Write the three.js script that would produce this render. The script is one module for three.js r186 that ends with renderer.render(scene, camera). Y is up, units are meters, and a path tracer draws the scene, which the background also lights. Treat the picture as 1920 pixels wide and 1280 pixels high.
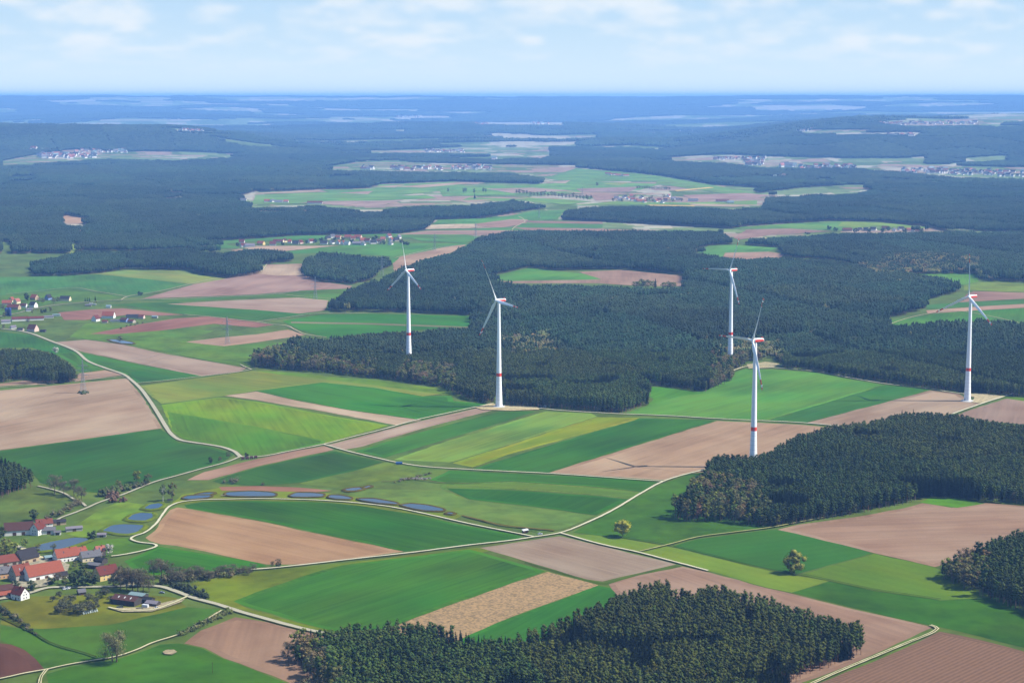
import * as THREE from 'three';
import { mergeGeometries } from 'three/addons/utils/BufferGeometryUtils.js';

// ------------------------------------------------------------------ camera, sky, sun, exposure
const scene = new THREE.Scene();
const FOCAL = 3400, EYE = 400, PITCH = Math.atan(460 / FOCAL);
const camera = new THREE.PerspectiveCamera(2 * Math.atan(640 / FOCAL) * 180 / Math.PI, 1920 / 1280, 1, 130000);
camera.position.set(0, EYE, 0);
camera.rotation.x = -PITCH;
const renderer = new THREE.WebGLRenderer({ antialias: true });
renderer.setSize(1024, 682);
renderer.toneMapping = THREE.LinearToneMapping;
renderer.toneMappingExposure = 2.3;
renderer.shadowMap.enabled = true;
const sun = new THREE.DirectionalLight(new THREE.Color(1.0, 0.955, 0.88), 5);
sun.position.set(1800 + 680, 760, -2000 + 25);
sun.target.position.set(1800, 0, -2000);
sun.castShadow = true; sun.shadow.radius = 0.4;
Object.assign(sun.shadow.camera, { left: -2500, right: 2500, top: 2500, bottom: -2500, near: 10, far: 9000 });
sun.shadow.mapSize.set(4096, 4096);
scene.add(sun, sun.target);
scene.fog = new THREE.FogExp2(new THREE.Color(0.235, 0.50, 1.0), 4.2e-5);

function mulberry(a) {
  return () => { a = (a + 0x6d2b79f5) | 0; let t = Math.imul(a ^ (a >>> 15), 1 | a); t = (t + Math.imul(t ^ (t >>> 7), 61 | t)) ^ t; return ((t ^ (t >>> 14)) >>> 0) / 4294967296; };
}
const PERM = (() => { const r = mulberry(77), p = new Float32Array(65536); for (let i = 0; i < 65536; i++) p[i] = r(); return p; })();
const lattice = (x, y) => PERM[(Math.imul(x, 73856093) ^ Math.imul(y, 19349663)) & 65535];
const sm = (t) => t * t * (3 - 2 * t);
function vnoise(x, y, px = 0, py = 0) {            // value noise, periodic when px, py are given
  let x0 = Math.floor(x), y0 = Math.floor(y), x1 = x0 + 1, y1 = y0 + 1;
  const fx = sm(x - x0), fy = sm(y - y0);
  if (px) { x0 = ((x0 % px) + px) % px; x1 = ((x1 % px) + px) % px; y0 = ((y0 % py) + py) % py; y1 = ((y1 % py) + py) % py; }
  const a = lattice(x0, y0), b = lattice(x1, y0), c = lattice(x0, y1), d = lattice(x1, y1);
  return a + (b - a) * fx + (c - a) * fy + (a - b - c + d) * fx * fy;
}
function fbm(x, y, oct, px = 0, py = 0) {
  let s = 0, a = 0.5, n = 0;
  for (let i = 0; i < oct; i++) { s += a * vnoise(x + i * 17, y + i * 31, px, py); n += a; a *= 0.5; x *= 2; y *= 2; px *= 2; py *= 2; }
  return s / n;
}
const step = (a, b, x) => { const t = Math.min(1, Math.max(0, (x - a) / (b - a))); return t * t * (3 - 2 * t); };
const lerp = (a, b, t) => a + (b - a) * t;

{ // sky: blue air paling to the horizon, thin broken fair-weather cloud seen edge-on
  const W = 4096, H = 2048, d = new Float32Array(W * H * 4);
  for (let row = 0; row < H; row++) {
    const el = ((row + 0.5) / H - 0.5) * Math.PI, deg = el * 180 / Math.PI, e = Math.max(0, deg);
    const t = 1 - Math.exp(-e / 4), q = 1 - Math.exp(-e / 22), k = 1 / Math.tan(Math.max(el, 0.004));
    const air = [lerp(lerp(0.82, 0.38, t), 0.15, q), lerp(lerp(0.95, 0.68, t), 0.34, q), lerp(lerp(1.0, 0.97, t), 0.80, q)];
    for (let col = 0; col < W; col++) {
      let r = air[0], g = air[1], b = air[2];
      if (deg > 0.35) {
        const az = ((col + 0.5) / W - 0.5) * 2 * Math.PI, u = Math.cos(az) * k, v = Math.sin(az) * k;
        const w = step(7, 13, deg), n = w >= 1 ? fbm(u * 1.0 + 40, v * 1.0 + 9, 4) : lerp(fbm((az / 6.283185307 + 0.5) * 290, Math.log(deg) * 5.6 + 50, 6, 290, 9999), fbm(u * 1.0 + 40, v * 1.0 + 9, 4), w), big = vnoise((az / 6.283185307 + 0.5) * 40, Math.log(deg) * 2.2 + 20, 40, 999);
        const fade = step(0.35, 1.9, deg), c = step(0.36 - 0.2 * (big - 0.5), 0.80, n) * fade * 0.8;
        r = lerp(r, 0.90, c); g = lerp(g, 0.95, c); b = lerp(b, 0.99, c);
      }
      const o = (row * W + col) * 4;
      d[o] = r / 2.3; d[o + 1] = g / 2.3; d[o + 2] = b / 2.3; d[o + 3] = 1;
    }
  }
  const sky = new THREE.DataTexture(d, W, H, THREE.RGBAFormat, THREE.FloatType);
  sky.mapping = THREE.EquirectangularReflectionMapping; sky.magFilter = THREE.LinearFilter; sky.needsUpdate = true;
  scene.background = sky; scene.environment = sky;
}

// ------------------------------------------------------------------ the lie of the land
const fromPx = (px) => Math.atan((px - 960) / FOCAL);          // bearing of something seen px across the photograph
function height(x, z) {                                          // flat country near by, wooded ridges from 11 km, the escarpment on the horizon
  const D = Math.hypot(x, z);
  if (D < 9000) return 0;
  const a = Math.atan2(x, -z) * 180 / Math.PI;
  let h = step(9000, 14000, D) * (fbm(x / 2600, z / 1700, 3) - 0.42) * 95;
  h += (1 - step(-11, -5.5, a)) * step(12200, 13900, D) * (1 - step(15500, 19000, D)) * 150 * (0.8 + 0.4 * vnoise(x / 1500, z / 3000));
  h += step(4.5, 11.5, a) * step(10900, 14200, D) * (1 - 0.55 * step(17000, 22000, D)) * 195 * (0.85 + 0.3 * vnoise(x / 1800, z / 3000));
  h += step(16000, 24000, D) * (fbm(x / 5200 + 9, z / 2600, 3) - 0.35) * 230 * (1 - step(30000, 36000, D));
  const far = lerp(lerp(392, 376, step(-15, -3, a)), 394, step(8.3, 14, a)) + 26 * (vnoise(a * 0.7 + 50, 3) - 0.5) + 14 * (vnoise(a * 3 + 9, 8) - 0.5);
  return Math.min(398, Math.max(0, lerp(h, far, step(26000, 35500, D)) * (1 - 0.5 * step(37000, 43000, D))));
}
const CP = Math.cos(PITCH), SP = Math.sin(PITCH);
function at(px, py, up = 0) {                                    // where the line of sight through a pixel of the photograph meets the land
  const cx = (px - 960) / FOCAL, cy = (640 - py) / FOCAL, dy = cy * CP - SP, dz = -CP - cy * SP;
  let t = (EYE - up) / Math.max(1e-4, -dy);
  if (t * Math.hypot(cx, dz) > 9000 || dy > -1e-4) {
    let s = 8800;
    while (s < 60000 && EYE + dy * s > height(cx * s, dz * s) + up) s *= 1.004;
    t = s;
  }
  return [cx * t, dz * t];
}
function toPx(x, y, z) {
  const dy = y - EYE, f = dy * SP * -1 + z * -1 * CP, u = dy * CP + -z * SP;   // along the view, up the picture
  return [960 + FOCAL * x / f, 640 - FOCAL * u / f];
}
function inside(poly, x, y) {
  let c = false;
  for (let i = 0, j = poly.length - 1; i < poly.length; j = i++) {
    const [xi, yi] = poly[i], [xj, yj] = poly[j];
    if ((yi > y) !== (yj > y) && x < (xj - xi) * (y - yi) / (yj - yi) + xi) c = !c;
  }
  return c;
}
const boxed = (poly) => { let a = 1e9, b = -1e9, c = 1e9, d = -1e9; for (const [x, y] of poly) { a = Math.min(a, x); b = Math.max(b, x); c = Math.min(c, y); d = Math.max(d, y); } return Object.assign(poly, { box: [a, b, c, d] }); };
const hit = (poly, x, y) => x >= poly.box[0] && x <= poly.box[1] && y >= poly.box[2] && y <= poly.box[3] && inside(poly, x, y);
const P = (s) => boxed(s.trim().split(/\s+/).map((q) => q.split(',').map(Number)));

// ------------------------------------------------------------------ names, labels, materials
const used = {};
function numbered(name) { const n = used[name] = (used[name] ?? -1) + 1; return n ? name + '_' + String(n).padStart(3, '0') : name; }
function tag(o, label, category, group, kind) {
  if (label) o.userData.label = label;
  if (category) o.userData.category = category;
  if (group) o.userData.group = group;
  if (kind) o.userData.kind = kind;
  return o;
}
function base(name, x, y, z, turn = 0) { const o = new THREE.Group(); o.name = numbered(name); o.position.set(x, y, z); o.rotation.y = turn; scene.add(o); return o; }
function part(name, geo, mat, parent) { const m = new THREE.Mesh(geo, mat); m.name = name; parent.add(m); return m; }
const toLin = (v) => { v /= 255; return v <= 0.04045 ? v / 12.92 : Math.pow((v + 0.055) / 1.055, 2.4); };
const MATS = new Map();
function paint(r, g, b, rough = 0.9, extra = {}) {               // base colour from an sRGB triple
  const key = [r, g, b, rough, JSON.stringify(extra)].join();
  if (!MATS.has(key)) MATS.set(key, Object.assign(new THREE.MeshPhysicalMaterial({ roughness: rough, specularIntensity: 0.6, ...extra }), { color: new THREE.Color().setRGB(toLin(r) * 0.47, toLin(g) * 0.47, toLin(b) * 0.47) }));
  return MATS.get(key);
}

// ------------------------------------------------------------------ ground textures: grain of crops, soil, meadow (mean about 0.78, tiles of TILE metres)
const TILE = 360;
function texture(N, f) {
  const d = new Uint8Array(N * N * 4);
  for (let y = 0; y < N; y++) for (let x = 0; x < N; x++) {
    const c = f(x / N, y / N), o = (y * N + x) * 4;
    for (let k = 0; k < 3; k++) d[o + k] = Math.max(0, Math.min(255, c[k] * 255));
    d[o + 3] = 255;
  }
  const t = new THREE.DataTexture(d, N, N, THREE.RGBAFormat);
  t.wrapS = t.wrapT = THREE.RepeatWrapping; t.magFilter = THREE.LinearFilter; t.needsUpdate = true;
  return t;
}
const wob = (v, a) => (v - 0.5) * a;
const TEX = {
  crop: texture(1024, (u, v) => {
    const low = fbm(u * 5, v * 3, 4, 5, 3), streak = fbm(u * 110, v * 5, 2, 110, 5), fine = vnoise(u * 300, v * 300, 300, 300), yl = fbm(u * 7 + 3, v * 4, 3, 7, 4);
    const tram = Math.abs(((u * 20) % 1) - 0.5) < 0.022 ? 0.90 : 1, s = (0.78 + wob(low, 0.9) + wob(streak, 0.3) + wob(fine, 0.08)) * tram;
    return [s * (1 + wob(yl, 0.85)), s, s * (1 + wob(yl, -0.3))];
  }),
  soil: texture(1024, (u, v) => {
    const low = fbm(u * 4, v * 3, 5, 4, 3), streak = fbm(u * 120, v * 4, 2, 120, 4), band = fbm(u * 14, v * 2, 3, 14, 2), fine = vnoise(u * 320, v * 320, 320, 320);
    const s = 0.78 + wob(low, 0.85) + wob(streak, 0.2) + wob(band, 0.3) + wob(fine, 0.07), red = wob(low, -0.6);
    return [s * (1 + red * 0.3), s * (1 - red * 0.3), s * (1 - red * 0.6)];
  }),
  furrow: texture(1024, (u, v) => {
    const ph = (u * 92 + wob(fbm(u * 4, v * 3, 2, 4, 3), 0.9)) % 1, row = Math.abs(ph - 0.5) * 2, low = fbm(u * 4, v * 3, 4, 4, 3), fine = vnoise(u * 256, v * 180, 256, 180);
    const s = 0.74 + (row > 0.72 ? 0.20 : row < 0.25 ? -0.10 : 0) + wob(low, 0.2) + wob(fine, 0.12);
    return [s, s, s];
  }),
  stubble: texture(1024, (u, v) => {
    const a = 0.5 * vnoise(u * 330, v * 330, 330, 330) + 0.5 * vnoise(u * 190, v * 190, 190, 190), low = fbm(u * 5, v * 5, 3, 5, 5), s = 0.78 + wob(a, 0.95) + wob(low, 0.1);
    return [s, s * (1 - wob(a, 0.2)), s * (1 - wob(a, 0.3))];
  }),
  meadow: texture(1024, (u, v) => {
    const low = fbm(u * 6, v * 6, 5, 6, 6), mid = fbm(u * 40, v * 30, 3, 40, 30), fine = vnoise(u * 300, v * 300, 300, 300), yl = fbm(u * 9 + 2, v * 9 + 5, 4, 9, 9);
    const s = 0.78 + wob(low, 0.9) + wob(mid, 0.4) + wob(fine, 0.08);
    return [s * (1 + wob(yl, 0.5)), s, s * (1 + wob(yl, -0.3))];
  }),
  mown: texture(1024, (u, v) => {
    const ph = (u * 26 + wob(fbm(u * 3, v * 2, 2, 3, 2), 0.8)) % 1, row = ph < 0.5 ? 1 : -1, low = fbm(u * 5, v * 4, 4, 5, 4), yl = fbm(u * 9 + 2, v * 5, 3, 9, 5), fine = vnoise(u * 220, v * 120, 220, 120);
    const s = 0.78 + row * 0.02 + wob(low, 0.5) + wob(fine, 0.09);
    return [s * (1 + wob(yl, 0.4)), s, s * (1 + wob(yl, -0.3))];
  }),
  road: texture(256, (u, v) => { const n = fbm(u * 20, v * 20, 3, 20, 20), s = 0.8 + wob(n, 0.25); return [s, s, s]; }),
};
const ALB = 0.335 / 0.78;                                          // texture mean taken out; ground reflects about 0.8 of its sunlit picture value
function groundMat(kind, r, g, b, k = 1) {
  const m = new THREE.MeshPhysicalMaterial({ map: TEX[kind], roughness: 1, specularIntensity: 0.08 });
  const t = /crop|meadow|mown/.test(kind) ? [1.24, 0.92, 0.30] : [0.97, 0.975, 0.75];
  m.color.setRGB(toLin(r) * ALB * k * t[0], toLin(g) * ALB * k * t[1], toLin(b) * ALB * k * t[2]);
  return m;
}

// a sheet over the land: outline in picture positions, roughened a little, textured along its longest side
let layer = 0;
const fieldRand = mulberry(5);
function outline(poly, rough) {
  const w = poly.map(([x, y]) => at(x, y)), out = [];
  for (let i = 0; i < w.length; i++) {
    const a = w[i], b = w[(i + 1) % w.length], L = Math.hypot(b[0] - a[0], b[1] - a[1]), n = Math.max(1, Math.min(40, Math.round(L / 18)));
    const nx = -(b[1] - a[1]) / (L || 1), nz = (b[0] - a[0]) / (L || 1);
    for (let k = 0; k < n; k++) { const j = k ? (fieldRand() - 0.5) * rough : 0; out.push([lerp(a[0], b[0], k / n) + nx * j, lerp(a[1], b[1], k / n) + nz * j]); }
  }
  return [out, w];
}
function direction(w) {
  let best = 0, dir = [1, 0];
  for (let i = 0; i < w.length; i++) { const a = w[i], b = w[(i + 1) % w.length], L = Math.hypot(b[0] - a[0], b[1] - a[1]); if (L > best) { best = L; dir = [(b[0] - a[0]) / L, (b[1] - a[1]) / L]; } }
  return dir;
}
function fixUp(g) {                                                // every triangle faces the sky
  const p = g.attributes.position.array, ix = g.index.array;
  for (let i = 0; i < ix.length; i += 3) {
    const a = ix[i] * 3, b = ix[i + 1] * 3, c = ix[i + 2] * 3;
    if ((p[b + 2] - p[a + 2]) * (p[c] - p[a]) - (p[b] - p[a]) * (p[c + 2] - p[a + 2]) < 0) { const t = ix[i + 1]; ix[i + 1] = ix[i + 2]; ix[i + 2] = t; }
  }
  return g;
}
function sheetGeo(pts, dir, y, tile = TILE) {
  const tri = THREE.ShapeUtils.triangulateShape(pts.map(([x, z]) => new THREE.Vector2(x, -z)), []);
  const pos = [], nor = [], uv = [], ox = fieldRand(), oy = fieldRand();
  for (const [x, z] of pts) {
    pos.push(x, y + height(x, z), z); nor.push(0, 1, 0);
    uv.push((-x * dir[1] + z * dir[0]) / tile + ox, (x * dir[0] + z * dir[1]) / tile + oy);
  }
  const g = new THREE.BufferGeometry();
  g.setAttribute('position', new THREE.Float32BufferAttribute(pos, 3));
  g.setAttribute('normal', new THREE.Float32BufferAttribute(nor, 3));
  g.setAttribute('uv', new THREE.Float32BufferAttribute(uv, 2));
  g.setIndex(tri.flat());
  return fixUp(g);
}
function inset(pts, d) {                                         // outline moved inwards
  let A = 0; for (let i = 0; i < pts.length; i++) { const p = pts[i], q = pts[(i + 1) % pts.length]; A += p[0] * q[1] - q[0] * p[1]; }
  const s = Math.sign(A), n = pts.length, out = [];
  for (let i = 0; i < n; i++) {
    const a = pts[(i + n - 1) % n], b = pts[i], c = pts[(i + 1) % n], e = [b[0] - a[0], b[1] - a[1]], f = [c[0] - b[0], c[1] - b[1]], le = Math.hypot(...e) || 1, lf = Math.hypot(...f) || 1;
    let nx = -e[1] / le - f[1] / lf, nz = e[0] / le + f[0] / lf; const L = Math.hypot(nx, nz) || 1, k = Math.min(2, 2 / L);
    out.push([b[0] + s * nx / L * d * k, b[1] + s * nz / L * d * k]);
  }
  return out;
}
function field(kind, rgb, label, poly, opt = {}) {
  const [pts, w] = outline(P(poly), opt.rough ?? 2.2), D = -w.reduce((s, q) => s + q[1], 0) / w.length;
  layer++;
  const y = 0.05 + layer * 0.004 + (D > 5000 ? 0.4 : 0), dir = opt.dir ?? direction(w);
  let A = 0, L = 0; for (let i = 0; i < w.length; i++) { const p = w[i], q = w[(i + 1) % w.length]; A += p[0] * q[1] - q[0] * p[1]; L += Math.hypot(q[0] - p[0], q[1] - p[1]); }
  const headland = D < 2800 && /crop|soil|furrow/.test(kind) && Math.abs(A) / L > 26;
  const m = new THREE.Mesh(sheetGeo(pts, headland ? [-dir[1], dir[0]] : dir, y), groundMat(kind, ...rgb, headland ? (kind === 'crop' ? 1.12 : 0.93) : 1));
  m.name = numbered(opt.name ?? 'field');
  tag(m, label, opt.category ?? 'field', opt.group, 'structure');
  scene.add(m);
  if (headland) part('worked_rows', sheetGeo(inset(pts, 4.5 + 3 * fieldRand()), dir, y + 0.002), groundMat(kind, ...rgb), m);
  return m;
}
let roadLayer = 0;
let VERGE;
function ribbon(name, label, category, pts, width, mat, opt = {}) {
  const m = strip(pts, width, mat, opt); m.name = numbered(name); tag(m, label, category, null, 'structure'); scene.add(m);
  if (!opt.bare) { const v = strip(pts, width + 1.8, VERGE ??= groundMat('meadow', 86, 112, 50), { y: (opt.y ?? 0.95) - 0.12 }); v.name = 'verge'; m.add(v); }
  return m;
}
function strip(pts, width, mat, opt) {
  const w = P(pts).map(([x, y]) => { const q = at(x, y); return new THREE.Vector3(q[0], 0, q[1]); });
  const curve = new THREE.CatmullRomCurve3(w, false, 'centripetal'), n = Math.max(4, Math.min(500, Math.round(curve.getLength() / 5)));
  const c = curve.getSpacedPoints(n), pos = [], nor = [], uv = [], idx = [], y = (opt.y ?? 0.95) + roadLayer++ * 0.006;
  const tracks = opt.double ? [[-0.62, -0.22], [0.22, 0.62]] : [[-0.5, 0.5]], r = mulberry(roadLayer * 31);
  for (const [e0, e1] of tracks) {
    const s0 = pos.length / 3;
    for (let i = 0; i <= n; i++) {
      const a = c[Math.max(0, i - 1)], b = c[Math.min(n, i + 1)], dx = b.x - a.x, dz = b.z - a.z, L = Math.hypot(dx, dz) || 1;
      for (const e of [e0, e1]) { const k = e * width * 0.66 + (r() - 0.5) * 0.4; pos.push(c[i].x - dz / L * k, y, c[i].z + dx / L * k); nor.push(0, 1, 0); uv.push(e * width / 12, i * 5 / 12); }
      if (i) { const q = s0 + i * 2; idx.push(q - 2, q, q - 1, q - 1, q, q + 1); }
    }
  }
  const g = new THREE.BufferGeometry();
  g.setAttribute('position', new THREE.Float32BufferAttribute(pos, 3)); g.setAttribute('normal', new THREE.Float32BufferAttribute(nor, 3)); g.setAttribute('uv', new THREE.Float32BufferAttribute(uv, 2)); g.setIndex(idx); fixUp(g);
  return new THREE.Mesh(g, mat);
}

// ------------------------------------------------------------------ what is open and what is wooded (outlines as they show in the photograph, tree tops included)
const WOODS = {
  near: P('540,1245 548,1215 560,1195 580,1188 620,1180 660,1176 720,1172 770,1168 840,1174 900,1192 960,1192 1020,1177 1080,1152 1140,1127 1190,1098 1250,1090 1268,1108 1300,1112 1315,1100 1335,1097 1400,1112 1450,1125 1500,1145 1560,1158 1612,1172 1632,1192 1622,1225 1560,1250 1500,1274 1440,1330 1300,1420 700,1420 640,1330 600,1290 560,1255'),
  side: P('1245,965 1252,945 1300,922 1288,905 1325,888 1325,866 1345,850 1412,852 1436,846 1500,816 1560,800 1640,788 1690,774 1740,774 1800,780 1850,788 1920,794 2100,812 2100,965 1920,946 1850,942 1800,936 1735,934 1690,948 1600,966 1500,982 1450,990 1390,984 1340,978 1280,978'),
  corner: P('1752,1066 1775,1048 1830,1028 1880,1010 1920,994 2080,970 2080,1210 1920,1148 1870,1130 1800,1102 1762,1086'),
  left: P('-140,648 0,653 60,652 95,662 130,680 148,700 140,716 95,721 48,712 0,718 -140,730'),
  low: P('-140,850 0,861 40,872 66,890 72,912 52,916 0,934 -140,960'),
  copse: P('568,520 567,505 574,484 600,476 680,480 730,482 736,496 720,512 692,527 660,534 600,528'),
  west: P('58,516 60,490 110,480 150,470 240,472 350,468 390,476 480,468 545,474 549,490 490,497 486,514 430,522 380,516 350,507 240,505 190,512 120,518 70,518'),
  middle: P('470,686 472,664 500,646 560,630 610,634 700,622 830,610 884,606 890,592 760,586 690,585 640,586 608,580 615,568 650,545 690,528 740,514 765,498 790,488 850,474 880,456 905,444 960,436 1140,437 1280,432 1350,434 1376,450 1330,460 1302,468 1302,476 1400,485 1440,482 1560,486 1650,500 1745,515 1805,534 1808,546 1740,562 1738,580 1665,598 1660,612 1760,606 1850,600 1920,606 2100,630 2100,760 1920,745 1800,736 1700,724 1600,708 1520,695 1466,690 1458,676 1440,668 1425,678 1398,688 1374,696 1374,714 1322,735 1240,724 1190,720 1212,730 1224,748 1214,760 1170,775 1100,771 1000,764 930,760 880,750 850,738 832,726 720,711 620,700 540,694'),
  east: P('1426,460 1440,446 1560,438 1700,436 1760,433 1850,434 2100,436 2100,545 1920,530 1840,526 1828,514 1700,514 1660,510 1560,488 1462,481 1470,466'),
};
const GAPS = [                                                    // clearings inside the woods above
  P('898,522 990,502 1040,507 1165,505 1280,516 1286,536 1200,536 1120,531 960,531'), P('1104,474 1125,473 1128,480 1106,481'),
  P('640,588 700,587 885,592 884,610 700,622 610,634 560,628 530,610'), P('1398,678 1432,676 1470,682 1466,692 1398,697'), P('1366,656 1376,656 1378,666 1364,666'),
  P('925,742 948,742 948,768 925,768'), P('762,648 771,648 771,660 762,660'), P('980,566 1010,566 1010,572 980,572'), P('1128,580 1160,580 1160,584 1128,584'),
  P('1178,545 1260,540 1265,545 1180,549'), P('704,512 740,496 724,516 706,530'),
];
const OPEN = [                                                    // fields beyond, cut out of the great forest that covers everything else there
  ['field', P('352,456 480,447 560,441 750,438 800,430 815,412 900,410 1000,393 1062,391 1045,412 1130,416 1372,429 1400,424 1440,421 1560,414 1640,417 1720,427 1762,432 1440,442 1380,451 1350,434 1280,432 960,436 905,444 880,457 790,488 740,514 700,500 560,480 470,468')],
  ['field', P('466,386 480,360 600,355 690,353 712,345 850,340 1012,345 1020,334 1080,314 1200,325 1250,331 1330,345 1440,365 1430,384 1380,389 1290,386 1150,384 1052,393 1052,385 960,372 870,380 800,384 700,390 600,382')],
  ['field', P('1570,432 1575,415 1650,416 1745,426 1770,433 1600,438')],
  ['field', P('1302,472 1330,460 1380,458 1462,465 1468,484 1400,486 1360,482')],
  ['meadow', P('128,470 134,453 152,463 140,472')], ['soil', P('111,408 124,404 182,413 152,420 124,419')], ['meadow', P('0,452 18,456 30,470 0,474')],
  ['field', P('0,302 60,291 135,280 240,284 350,284 470,290 390,298 330,301 200,297 100,303 0,309')],
  ['field', P('586,316 690,301 745,303 832,306 1000,309 1085,310 1080,326 1015,330 960,322 730,320 640,319')],
  ['field', P('628,284 780,280 850,276 1030,276 1035,290 1010,297 960,288 800,287 640,286')],
  ['field', P('1205,298 1350,289 1440,293 1560,296 1690,297 1745,292 1735,301 1660,305 1550,303 1440,313 1360,305')],
  ['field', P('1690,321 1615,318 1655,307 1720,309 1920,314 2100,318 2100,345 1920,336 1780,330')], ['field', P('1425,362 1500,352 1600,346 1650,348 1610,358 1560,361 1440,368')], ['field', P('1255,352 1340,346 1420,352 1430,360 1340,362')], ['field', P('300,364 340,361 350,368 310,370')], ['field', P('20,332 70,330 60,337 10,338')], ['pale', P('440,370 480,358 500,362 470,376')], ['meadow', P('1810,296 1880,291 1900,297 1830,302')],
  ['pale', P('885,252 940,249 1070,257 1060,260 960,258')], ['pale', P('480,265 690,265 690,268 480,267')], ['pale', P('190,224 400,224 398,226 190,226')], ['field', P('1020,254 1120,251 1130,257 1040,260')],
  ['field', P('1640,226 1780,224 1920,216 2100,220 2100,226 1900,228 1830,234 1700,236')], ['field', P('1478,247 1530,243 1640,243 1625,248 1520,250')], ['pale', P('1665,252 1720,250 1718,255 1665,255')],
  ['pale', P('1400,202 1560,199 1640,200 1600,205 1440,206')], ['pale', P('740,217 830,217 880,220 760,221')], ['pale', P('880,229 1060,229 1060,234 900,233')], ['pale', P('1210,252 1270,252 1310,247 1300,251')], ['pale', P('325,244 440,247 430,250 330,248')],
  ['pale', P('1770,300 1850,296 1850,299 1800,303')], ['field', P('1110,278 1140,277 1140,280 1110,280')], ['field', P('1230,277 1290,276 1205,281')],
];
const EDGE = [                                                    // where the wood is broadleaved, brown or just coming into leaf
  P('1240,968 1250,935 1300,918 1340,910 1420,925 1440,975 1390,988 1300,980'), P('1750,1070 1780,1045 1850,1028 1850,1130 1800,1105'), P('466,690 470,660 520,650 570,668 560,698'),
  P('560,700 590,680 700,690 700,712'), P('740,715 760,690 850,700 850,742'), P('1330,740 1340,660 1400,640 1440,650 1470,640 1470,690 1400,700 1375,735'), P('1660,515 1660,486 1760,480 1840,488 1840,526 1700,515'), P('1170,545 1180,525 1260,522 1265,545'),
  P('940,640 1030,630 1050,670 960,680'), P('0,500 0,476 60,480 60,500'), P('1380,436 1420,425 1420,445 1385,448'), P('560,1255 545,1200 570,1210 640,1290 620,1340'), P('1640,520 1600,500 1660,495 1720,515'),
];
const TREE_UP = 16;
function wooded(x, z) {                                           // name of the wood that stands here, or null
  const g = height(x, z), [px, py] = toPx(x, g, z), [, pt] = toPx(x, g + (z < -5200 ? 20 : TREE_UP), z);
  for (const q of GAPS) if (hit(q, px, py) || hit(q, px, pt)) return null;
  for (const k in WOODS) if (hit(WOODS[k], px, py) && hit(WOODS[k], px, Math.min(py, pt + 2))) return k;
  if (py > 476 || -z < 3000) return null;
  for (const k in WOODS) if (hit(WOODS[k], px, py)) return null;
  for (const [, q] of OPEN) if (hit(q, px, py) || hit(q, px, pt)) return null;
  const D = -z;
  if (D > 15500 && fbm(x / 2300, z / 1300, 5) > 0.53) return null;
  if (D > 9300 && D < 15500 && fbm(x / 900 + 3, z / 520 + 8, 4) > 0.645) return null;
  if (D > 5200 && D < 9300 && fbm(x / 420 + 13, z / 260 + 8, 3) > 0.735) return null;
  return 'far';
}

// forest stands: blocks of one age each, with narrow rides between them
function stand(x, z) {
  const wx = x + 60 * (vnoise(x / 260, z / 260) - 0.5), wz = z + 90 * (vnoise(x / 300 + 5, z / 300 + 5) - 0.5), u = (wx * 0.94 - wz * 0.34) / 210, v = (wx * 0.34 + wz * 0.94) / 330, i = Math.floor(u), j = Math.floor(v);
  return { tall: 0.70 + 0.40 * lattice(i * 7 + 3, j * 13 + 1), tone: 0.72 + 0.5 * lattice(i * 11 + 5, j * 3 + 9), warm: lattice(i * 5 + 1, j * 17 + 2) - 0.5, ride: Math.min((u - i) * 210, (v - j) * 330) };
}
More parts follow.
